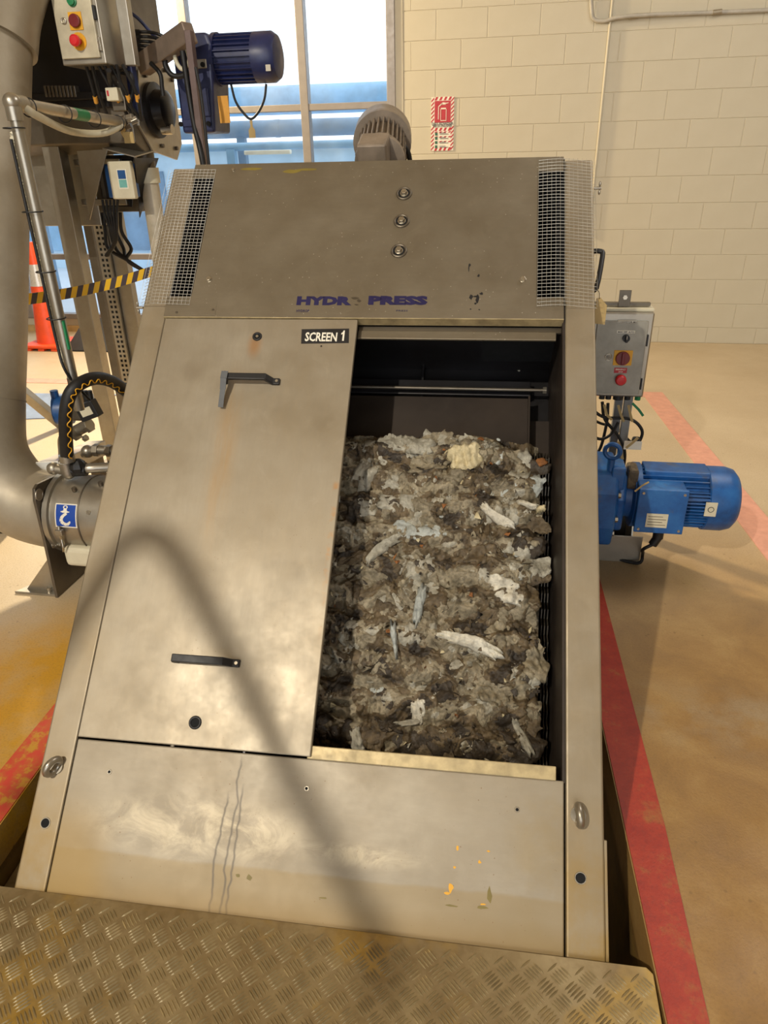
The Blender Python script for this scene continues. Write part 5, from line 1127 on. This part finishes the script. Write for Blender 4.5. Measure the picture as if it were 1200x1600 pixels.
# gearbox + motor at the end of the screw
GX = x_r + 0.10
gb = thing('drive_gearmotor', 'dark blue geared motor on the end of the raised conveyor, seen against the window', 'motor', (GX + 0.1, SY, 1.8))
ga, gbm = at(281, 58, SY), at(352, 208, SY)
g = G(); g.prism([(ga.x, SY - 0.10, gbm.z), (ga.x - 0.002, SY - 0.10, ga.z - 0.03), (ga.x + 0.03, SY - 0.10, ga.z), (at(335, 55, SY).x, SY - 0.10, ga.z), (at(343, 75, SY).x, SY - 0.10, at(343, 75, SY).z), (gbm.x - 0.01, SY - 0.10, gbm.z)], (0, 0.2, 0)); g.build('gear_case', M['navy'], gb, bevel=0.012, seg=3)
for px, py, w_, h_ in ((315, 100, 0.05, 0.035), (320, 160, 0.045, 0.11), (300, 192, 0.09, 0.03)):
    p = at(px, py, SY - 0.1); g = G(); g.box(p.x - w_ / 2, p.x + w_ / 2, SY - 0.108, SY - 0.1, p.z - h_ / 2, p.z + h_ / 2); g.build('case_rib', M['navy'] if py != 100 else M['steel'], gb, bevel=0.003)
for px, py in ((283, 194), (326, 193), (317, 101)):
    p = at(px, py, SY - 0.109); g = G(); g.cyl(p, p + Vector((0, -0.006, 0)), 0.010, 12); g.build('case_bolt', M['void'], gb)
mc_ = at(390, 91, SY); rm = 0.098; xm0, xm1, xm2 = at(344, 90, SY).x, at(402, 91, SY).x, at(439, 92, SY).x
g = G(); g.cyl((xm0, SY, mc_.z), (xm1, SY, mc_.z), rm * 0.86, 28)
for i in range(26):
    a = 2 * PI * i / 26; d = Vector((0, math.cos(a), math.sin(a))); g.beam(Vector((xm0, SY, mc_.z)) + d * rm * 0.9, Vector((xm1, SY, mc_.z)) + d * rm * 0.9, 0.004, rm * 0.18, d)
g.build('finned_body', M['navy'], gb)
g = G(); g.lathe((xm1 - 0.003, SY, mc_.z), (1, 0, 0), [(0, rm * 1.0), (xm2 - xm1 - 0.03, rm * 1.0), (xm2 - xm1 - 0.008, rm * 0.85), (xm2 - xm1, rm * 0.6), (xm2 - xm1 + 0.001, 0)], 32); g.build('fan_cowl', M['navy'], gb, smooth=35)
g = G(); g.lathe((xm0 - 0.03, SY, mc_.z), (1, 0, 0), [(0, rm * 0.9), (0.012, rm * 1.05), (0.03, rm * 1.05), (0.031, 0)], 28); g.build('motor_flange', M['navy'], gb, smooth=35)
p = at(418, 106, SY - rm); g = G(); g.box(p.x - 0.008, p.x + 0.014, SY - rm * 1.015, SY - rm, p.z - 0.012, p.z + 0.012); g.build('small_decal', M['steel'], gb)
p0, p1 = at(340, 150, SY - 0.13), at(360, 192, SY - 0.13); g = G(); g.box(p0.x, p1.x, SY - 0.132, SY - 0.128, p1.z, p0.z); tag(g.build('orange_card', M['orangetag']), 'orange card tag hanging on the blue gearbox', 'tag')
# tag cord under motor
P = [at(361, 130, SY), at(370, 158, SY), at(392, 186, SY), at(410, 160, SY), at(416, 130, SY)]
P = [at(361, 132, SY), at(368, 158, SY), at(380, 176, SY), at(392, 186, SY), at(404, 175, SY), at(413, 155, SY), at(416, 131, SY)]
tc = thing('hanging_tag', 'small tan tag on a black cord loop below the dark blue motor', 'tag', P[3])
g = G(); g.tube(P, 0.0055, 8, 5); g.build('cord', M['rubber'], tc, smooth=60)
p = at(392, 188, SY); g = G(); g.prism([p + Vector(v) for v in ((-0.006, 0, 0.0), (0.006, 0, 0.0), (0.005, 0, -0.025), (0.015, 0, -0.04), (0.015, 0, -0.072), (-0.016, 0, -0.072), (-0.015, 0, -0.04), (-0.005, 0, -0.025))], (0, 0.003, 0)); g.build('card', M['tan'], tc)
# cable frame: sloping channel and drop rail
cf = thing('cable_channel', 'sloping steel cable channel and drop rail in front of the blue gearbox', 'cable channel', at(300, 60, 2.3))
q0, q1 = at(222, 103, 2.38), at(297, 50, 2.28)
g = G(); g.beam(q0, q1, 0.06, 0.075, Vector((0, 0, 1))); g.build('sloping_channel', plain('brownish_steel', rgb(136, 120, 106), 0.5, 0.5), cf, bevel=0.004)
q2 = at(296, 52, 2.26); q3 = at(313, 262, 2.22)
g = G(); g.box(q2.x - 0.015, q2.x + 0.012, 2.24, 2.28, 0.0, q2.z + 0.01); g.build('drop_rail', plain('brown_rail', rgb(104, 86, 82), 0.5, 0.3), cf, bevel=0.003)
g = G(); x = q2.x - 0.045; g.tube([(x + 0.01, 2.25, q2.z - 0.06), (x + 0.02, 2.25, q2.z - 0.3), (x + 0.05, 2.23, q2.z - 0.5), (q2.x + 0.02, 2.22, 1.0)], 0.012, 10, 5); g.build('fat_cable', M['rubber'], cf, smooth=60)
x = q2.x + 0.02; g = G(); g.tube([(x, 2.235, q2.z - 0.12), (x + 0.01, 2.235, q2.z - 0.3), (x, 2.235, 1.0)], 0.007, 8, 3); g.build('thin_cable', M['rubber'], cf, smooth=60)
# terminal strip with five cables
ts = thing('cable_manifold', 'dark cable gland strip with five purple cables against the window', 'cable entry', at(203, 60, 2.35))
p0, p1 = at(196, 46, 2.35), at(207, 96, 2.35)
g = G(); g.box(p0.x - 0.02, p1.x - 0.01, 2.33, 2.42, p1.z, p0.z); g.build('gland_plate', M['black'], ts, bevel=0.003)
for k, py in enumerate((50, 57, 64, 70.5, 76.5)):
    a = at(207, py, 2.35); b = at(240, py + 1 + k * 0.6, 2.35); c = at(262 + k, py + 12, 2.36); g = G(); g.tube([a, b, c, at(270 + k * 2, 80 + k * 3, 2.4)], 0.0062, 8, 5); cbk = g.build('cable', M['rubber'], ts, smooth=60)
    g = G(); g.cyl(a, a + (b - a) * 0.35, 0.010, 10); g.build('gland', M['black'], ts, smooth=50)
g = G(); g.tube([at(188, 10, 2.35), at(215, 28, 2.37), at(240, 55, 2.4), at(262, 72, 2.42), at(290, 90, 2.45)], 0.007, 8, 6); tag(g.build('arching_cable', M['navy'], smooth=60), 'single dark cable arching down from the control cabinet to the gearbox', 'cable')
for k, (pts, r) in enumerate((([(262, 75), (258, 100), (270, 118), (290, 116), (300, 100)], 0.011), ([(270, 70), (275, 95), (285, 108), (296, 95), (290, 70)], 0.009), ([(235, 98), (250, 115), (253, 135), (255, 150)], 0.009))):
    g = G(); g.tube([at(x, y, 2.33 - 0.01 * k) for x, y in pts], r, 10, 6); tag(g.build('loop_cable', M['rubber'] if k != 1 else M['cream'], smooth=60), ('black cable loop under the sloping cable channel', 'pale cable loop hanging from the top of the sloping cable channel', 'black cable dropping to the dark bearing housing')[k], 'cable')
# upper control cabinet
QY = 2.02
c0, c1 = at(83, 0, QY), at(165, 92, QY); zc = at(120, 96, QY).z
cl = (at(97, 97, QY).x + at(83, 0, QY).x) / 2; crr = (at(165, 90, QY).x + at(147, 0, QY).x) / 2
cc = thing('control_cabinet', 'pale control cabinet with green, red rotary and stop buttons at top left', 'control box', (cl, QY, zc))
g = G(); g.box(cl - 0.004, crr + 0.004, QY, QY + 0.17, zc - 0.012, zc + 0.42); g.build('enclosure', M['steel'], cc, bevel=0.004)
g = G(); g.box(cl + 0.006, crr - 0.012, QY - 0.014, QY, zc + 0.008, zc + 0.40); cdr = g.build('cabinet_door', plain('pale_cabinet_door', rgb(196, 186, 160), 0.4, 0.35), cc, bevel=0.002)
for k in range(3): z = zc + 0.03 + k * 0.10; g = G(); g.box(crr - 0.012, crr - 0.002, QY - 0.014, QY, z, z + 0.045); g.build('hinge', M['bolt'] if k != 1 else M['black'], cc, bevel=0.001)
def cpt(px, py): return at(px, py, QY - 0.014)
p = cpt(113, 2); g = G(); g.lathe((p.x, QY - 0.014, p.z), (0, -1, 0), [(0, 0.018), (0.006, 0.018), (0.007, 0.014), (0.016, 0.014), (0.017, 0)], 22); g.build('green_button', M['green'], cdr, smooth=40)
p = cpt(119, 33); g = G(); g.box(p.x - 0.028, p.x + 0.026, QY - 0.018, QY - 0.014, p.z - 0.029, p.z + 0.029); g.build('rotary_plate', M['yellow'], cdr, bevel=0.001)
g = G(); g.cyl((p.x, QY - 0.018, p.z), (p.x, QY - 0.032, p.z), 0.022, 24); g.build('rotary_knob', M['darkred'], cdr, bevel=0.002)
p = cpt(100, 33); g = G(); g.torus((p.x, QY - 0.016, p.z), (0, 1, 0), 0.009, 0.003, 20, 8); g.build('door_lock', M['bolt'], cdr, smooth=60)
p = cpt(124, 65); g = G(); g.cyl((p.x, QY - 0.014, p.z), (p.x, QY - 0.017, p.z), 0.030, 26); g.build('stop_collar', M['yellow'], cdr)
g = G(); g.lathe((p.x, QY - 0.017, p.z), (0, -1, 0), [(0, 0.012), (0.02, 0.012), (0.022, 0.020), (0.034, 0.020), (0.040, 0.014), (0.041, 0)], 26); g.build('stop_button', M['red'], cdr, smooth=40)
# cabinet backplate / posts
p = at(186, 40, QY + 0.12); g = G(); g.box(crr + 0.03, crr + 0.075, QY + 0.10, QY + 0.14, zc - 0.01, 2.5); g.build('cabinet_post', M['steel'], cc, bevel=0.003)
p = at(206, 140, 2.2); g = G(); g.box(p.x - 0.018, p.x + 0.014, 2.2, 2.24, at(206, 180, 2.2).z, at(206, 96, 2.2).z); g.build('lower_post', M['navy'], cc, bevel=0.003)
# cluster of cables and valve block under cabinet
for k in range(7):
    x = cl + 0.06 + k * 0.026; a = Vector((x, QY + 0.06, zc - 0.01)); b = a + Vector((random.uniform(-0.02, 0.03), 0.05, -0.10)); c = b + Vector((random.uniform(-0.03, 0.03), 0.06, -0.09))
    g = G(); g.tube([a, b, c], 0.007, 8, 5); g.build('cabinet_cable', M['rubber'], cc, smooth=60)
    if k % 2 == 0: g = G(); g.tube([b, b.lerp(c, 0.25)], 0.009, 8, 0); g.build('cable_marker', M['orangetag'], cc, smooth=60)
g = G(); g.tube([at(170, 110, 2.05), at(172, 128, 2.1), at(180, 150, 2.15), at(195, 165, 2.18), at(206, 150, 2.2), at(205, 118, 2.2), at(188, 114, 2.2)], 0.010, 10, 6); tag(g.build('looped_cable', M['rubber'], smooth=60), 'black cable loop round the small white relay below the cabinet', 'cable')
p = at(179, 147, 2.12)
rl = thing('relay_block', 'small white relay block with red marks below the control cabinet', 'relay', p)
g = G(); g.box(p.x - 0.028, p.x + 0.024, p.y - 0.02, p.y + 0.03, p.z - 0.025, p.z + 0.022); g.build('block_body', M['cream'], rl, bevel=0.003)
g = G(); g.box(p.x - 0.022, p.x - 0.014, p.y - 0.0215, p.y - 0.02, p.z - 0.008, p.z + 0.012); g.build('red_mark', M['redprint'], rl)
g = G(); g.box(p.x - 0.03, p.x + 0.03, p.y + 0.02, p.y + 0.06, p.z - 0.06, p.z + 0.07); g.build('mount', M['steel_dark'], rl, bevel=0.004)
# valve cluster at the end of the sloping pipe
vc = thing('needle_valve', 'knotted brass and steel needle valve at the end of the sloping pipe', 'valve', e1)
for k, (px, py, r) in enumerate(((188, 187, 0.018), (196, 190, 0.022), (204, 186, 0.016), (200, 197, 0.016), (210, 190, 0.014))):
    c = at(px, py, 1.97); g = G(); g.hexa(c - Vector((0.014, 0, 0)), (1, 0.2 * (k - 2), 0.1 * k), r, 0.026); g.build('valve_nut', M['steel'] if k % 2 == 0 else M['steel_dark'], vc, bevel=0.0015)
g = G(); g.tube([at(197, 196, 1.97), at(192, 206, 1.97), at(196, 214, 1.97)], 0.008, 8, 4); g.build('tail', M['tan'], vc, smooth=60)
p = at(202, 215, 1.96); g = G(); g.box(p.x - 0.02, p.x + 0.02, 1.955, 1.96, p.z - 0.02, p.z + 0.02); g.build('tag_plate', M['tan'], vc)
# grey cabinet, hood bracket and transmitter
gy = 2.5; p0, p1 = at(47, 238, gy), at(95, 354, gy); xx0, xx1 = at(55, 290, gy).x, at(150, 290, gy).x
gc = thing('junction_cabinet', 'flat grey junction cabinet hung behind the first leg at left', 'cabinet', (xx0, gy, p1.z))
g = G(); g.box(xx0 - 0.02, xx0 + 0.30, gy + 0.03, gy + 0.17, p1.z, p0.z); g.build('enclosure', M['steel'], gc, bevel=0.004)
g = G(); g.box(xx0 + 0.30, xx0 + 0.50, gy + 0.08, gy + 0.14, p1.z + 0.06, p0.z - 0.02); g.build('side_panel', M['steel_dark'], gc, bevel=0.004)
for z in (p0.z - 0.05, p1.z + 0.11): g = G(); g.box(xx0 + 0.24, xx0 + 0.48, gy - 0.02, gy + 0.03, z - 0.014, z + 0.014); g.build('bracket', M['steel'], gc, bevel=0.003)
for k in range(4):
    a = Vector((xx0 + 0.31 + k * 0.03, gy + 0.05, p1.z + 0.06)); g = G(); g.tube([a, a + Vector((-0.01, 0, -0.09)), a + Vector((-0.01 + 0.012 * k, 0, -0.17)), Vector((xx0 + 0.42, gy, p1.z - 0.16)), Vector((xx0 + 0.50, gy + 0.02, p1.z - 0.22))], 0.009, 8, 6); g.build('cable', M['rubber'], gc, smooth=60)
HY = 2.30
hd_ = thing('transmitter_shield', 'folded steel rain shield over the blue and white transmitter', 'shield', at(180, 240, HY))
pts = [at(120, 236, HY), at(168, 233, HY), at(140, 344, HY)]
g = G(); g.prism(pts, (0, 0.006, 0)); g.build('left_cheek', M['steel'], hd_, bevel=0.001)
a, b = at(160, 233, HY), at(211, 246, HY)
g = G(); g.prism([a, b, b + Vector((0, 0.25, 0.03)), a + Vector((0, 0.25, 0.03))], (0, 0, 0.005)); g.build('roof', M['steel'], hd_)
rr_ = [at(209, 247, HY), at(209, 247, HY) + Vector((0, 0.24, 0.0)), at(186, 345, HY) + Vector((0, 0.2, 0))]
g = G(); g.prism(rr_, (0.004, 0, 0)); g.build('right_cheek', M['cavity'], hd_)
g = G(); a, b = at(155, 244, HY + 0.2), at(209, 244, HY + 0.2); g.prism([a, b, b - Vector((0.05, 0, 0.22)), a - Vector((0, 0, 0.22))], (0, 0.004, 0)); g.build('back', M['cavity'], hd_)
tr = thing('flow_transmitter', 'blue and white flow transmitter with small display under the shield', 'instrument', at(185, 280, HY))
a, b = at(171, 252, HY + 0.0), at(206, 311, HY + 0.0); w_ = b.x - a.x
xw0 = at(175, 282, HY).x; xw1 = at(203, 282, HY).x
g = G(); g.box(xw0 - 0.012, xw1 + 0.012, HY, HY + 0.035, b.z, a.z); fr = g.build('front_cover', M['cream'], tr, bevel=0.006)
g = G(); g.box(xw0 - 0.05, xw1 - 0.01, HY + 0.035, HY + 0.10, b.z + 0.004, a.z - 0.01); g.build('blue_housing', M['blue'], tr, bevel=0.006)
a, b = at(183, 266, HY - 0.002), at(200, 293, HY - 0.002)
g = G(); g.box(a.x - 0.004, b.x + 0.004, HY - 0.002, HY, b.z - 0.006, a.z + 0.004); g.build('keypad', M['white'], fr)
g = G(); g.box(a.x, b.x - 0.002, HY - 0.003, HY - 0.002, (a.z + b.z) / 2, a.z); g.build('display', M['blue'], fr)
g = G(); g.box(a.x, b.x - 0.002, HY - 0.003, HY - 0.002, b.z, (a.z + b.z) / 2 - 0.003); g.build('keys', plain('teal_keys', rgb(110, 176, 170), 0.5), fr)
tc_g = 'transmitter cables'
for k in range(5):
    a = at(160 + k * 6.0, 312, HY + 0.05); pts = [a, at(164 + k * 4.6, 335, HY + 0.05), at(172 + k * 2.6, 358, HY + 0.05), at(178 + k * 0.8, 378, HY + 0.06), at(165 + k * 0.8, 400, HY + 0.08)]
    g = G(); g.tube(pts, 0.0065, 8, 5); g.build('cable', M['rubber'], tr, smooth=60)
# ------------------------------------------------------------------ cone, rubber base, barrier tape, mat
cz = fl(84, 541); 
co = thing('traffic_cone', 'orange traffic cone with silver band beside the window', 'cone', (cz.x, cz.y, 0))
ctop = at(64, 378, cz.y).z
H_ = ctop; g = G(); prof = [(0.03, 0.15), (0.04, 0.135), (H_ * 0.55, 0.085), (H_ * 0.56, 0.084), (H_ * 0.78, 0.06), (H_ * 0.79, 0.059), (H_ - 0.02, 0.036), (H_, 0.03)]
g.lathe((cz.x, cz.y, 0), (0, 0, 1), prof, 28); g.build('cone_body', M['orange'], co, smooth=40)
g = G(); g.lathe((cz.x, cz.y, 0), (0, 0, 1), [(H_ * 0.60, 0.0815), (H_ * 0.80, 0.0595)], 28); g.build('reflective_band', M['reflect'], co, smooth=40)
g = G(); g.box(cz.x - 0.2, cz.x + 0.2, cz.y - 0.2, cz.y + 0.2, 0.02, 0.05); g.build('base', M['orange'], co, bevel=0.012)
for dx_ in (-0.13, 0.0, 0.13): g = G(); g.box(cz.x + dx_ - 0.03, cz.x + dx_ + 0.03, cz.y - 0.2, cz.y + 0.2, 0.0, 0.02); g.build('base_foot', M['orange'], co, bevel=0.004)
r0, r1, r2, r3 = fl(100, 549), fl(180, 560), at(170, 505, 5.2), at(117, 503, 5.2)
rb = thing('rubber_wheel_stop', 'black sloping rubber block on the floor beside the cone', 'block', (r0.x + 0.3, 5.0, 0))
g = G(); xa_, xb_ = r0.x, r0.x + 0.62; y0_ = r0.y; g.prism([(xa_, y0_, 0), (xa_ + 0.0, y0_ + 0.35, 0), (xa_ + 0.0, y0_ + 0.35, 0.02), (xa_ + 0.07, y0_ + 0.33, 0.24), (xa_ + 0.02, y0_, 0.01)], (xb_ - xa_, 0, 0)); g.build('block_body', M['rubber'], rb, bevel=0.006)
for k in range(4): g = G(); x = xa_ + 0.1 + k * 0.15; g.box(x, x + 0.03, y0_ + 0.30, y0_ + 0.36, 0.235, 0.245); g.build('top_stud', M['rubber'], rb)
bt = thing('barrier_tape', 'yellow and dark striped barrier tape strung low between conveyor and machine', 'barrier', at(130, 450, 2.2))
ta, tb_ = at(22, 470, 1.95), at(250, 420, 2.15); wdt = 0.05; n = 26
sh = Vector((0.022, 0, 0))
for k in range(n):
    a, b = ta.lerp(tb_, k / n), ta.lerp(tb_, (k + 1) / n)
    sag = lambda t: -0.02 * math.sin(PI * t)
    a = a + Vector((0, 0, sag(k / n))); b = b + Vector((0, 0, sag((k + 1) / n))); g = G(); v_ = Vector((0, 0, wdt / 2))
    g.prism([a - v_ - sh / 2, b - v_ - sh / 2, b + v_ + sh / 2, a + v_ + sh / 2], (0, 0.0015, 0)); g.build('tape_stripe', M['tapeyellow'] if k % 2 == 0 else M['tapedark'], bt)
m0 = [fl(20, 640), fl(150, 668), fl(150, 612), fl(30, 607)]
g = G(); g.prism([(-3.4, 2.85, 0), (-2.35, 3.10, 0), (-2.3, 3.62, 0), (-3.4, 3.55, 0)], (0, 0, 0.006)); tag(g.build('floor_mat', M['bluegrey'], bevel=0.002), 'blue grey mat lying on the floor behind the big pipe', 'mat')
g = G(); wc_ = fl(2, 830); g.cyl((wc_.x - 0.10, wc_.y, 0.06), (wc_.x + 0.02, wc_.y, 0.06), 0.06, 20); g.cyl((wc_.x - 0.11, wc_.y, 0.06), (wc_.x + 0.03, wc_.y, 0.06), 0.02, 12); tag(g.build('rubber_roller', M['rubber'], smooth=40), 'black rubber roller on the floor behind the big pipe elbow', 'roller')
# unseen loop added behind the viewer, shaped to cast the hatch door's soft shadow
Lp = Vector((-1.3, -3.4, 4.2))
def up_to(px, py, h, t): p = mpx(px, py, h); p = mp(p.x, p.y, h); return p.lerp(Lp, t)
t_ = 0.5
P = [up_to(-60, 1260, 0, t_), up_to(30, 1120, 0, t_), up_to(95, 1010, 0, t_), up_to(130, 950, 0, t_), up_to(185, 865, 0, t_), up_to(228, 835, 0, t_), up_to(275, 862, 0, t_), up_to(330, 960, 0, t_), up_to(395, 1080, 0, t_), up_to(465, 1230, 0, t_), up_to(545, 1380, 0, t_), up_to(640, 1560, 0, t_)]
g = G(); g.tube(P, 0.0185, 12, 6); tag(g.build('shadow_loop', M['rubber'], smooth=60), 'unseen tube loop added behind the viewer to shadow the hatch door', 'hose')
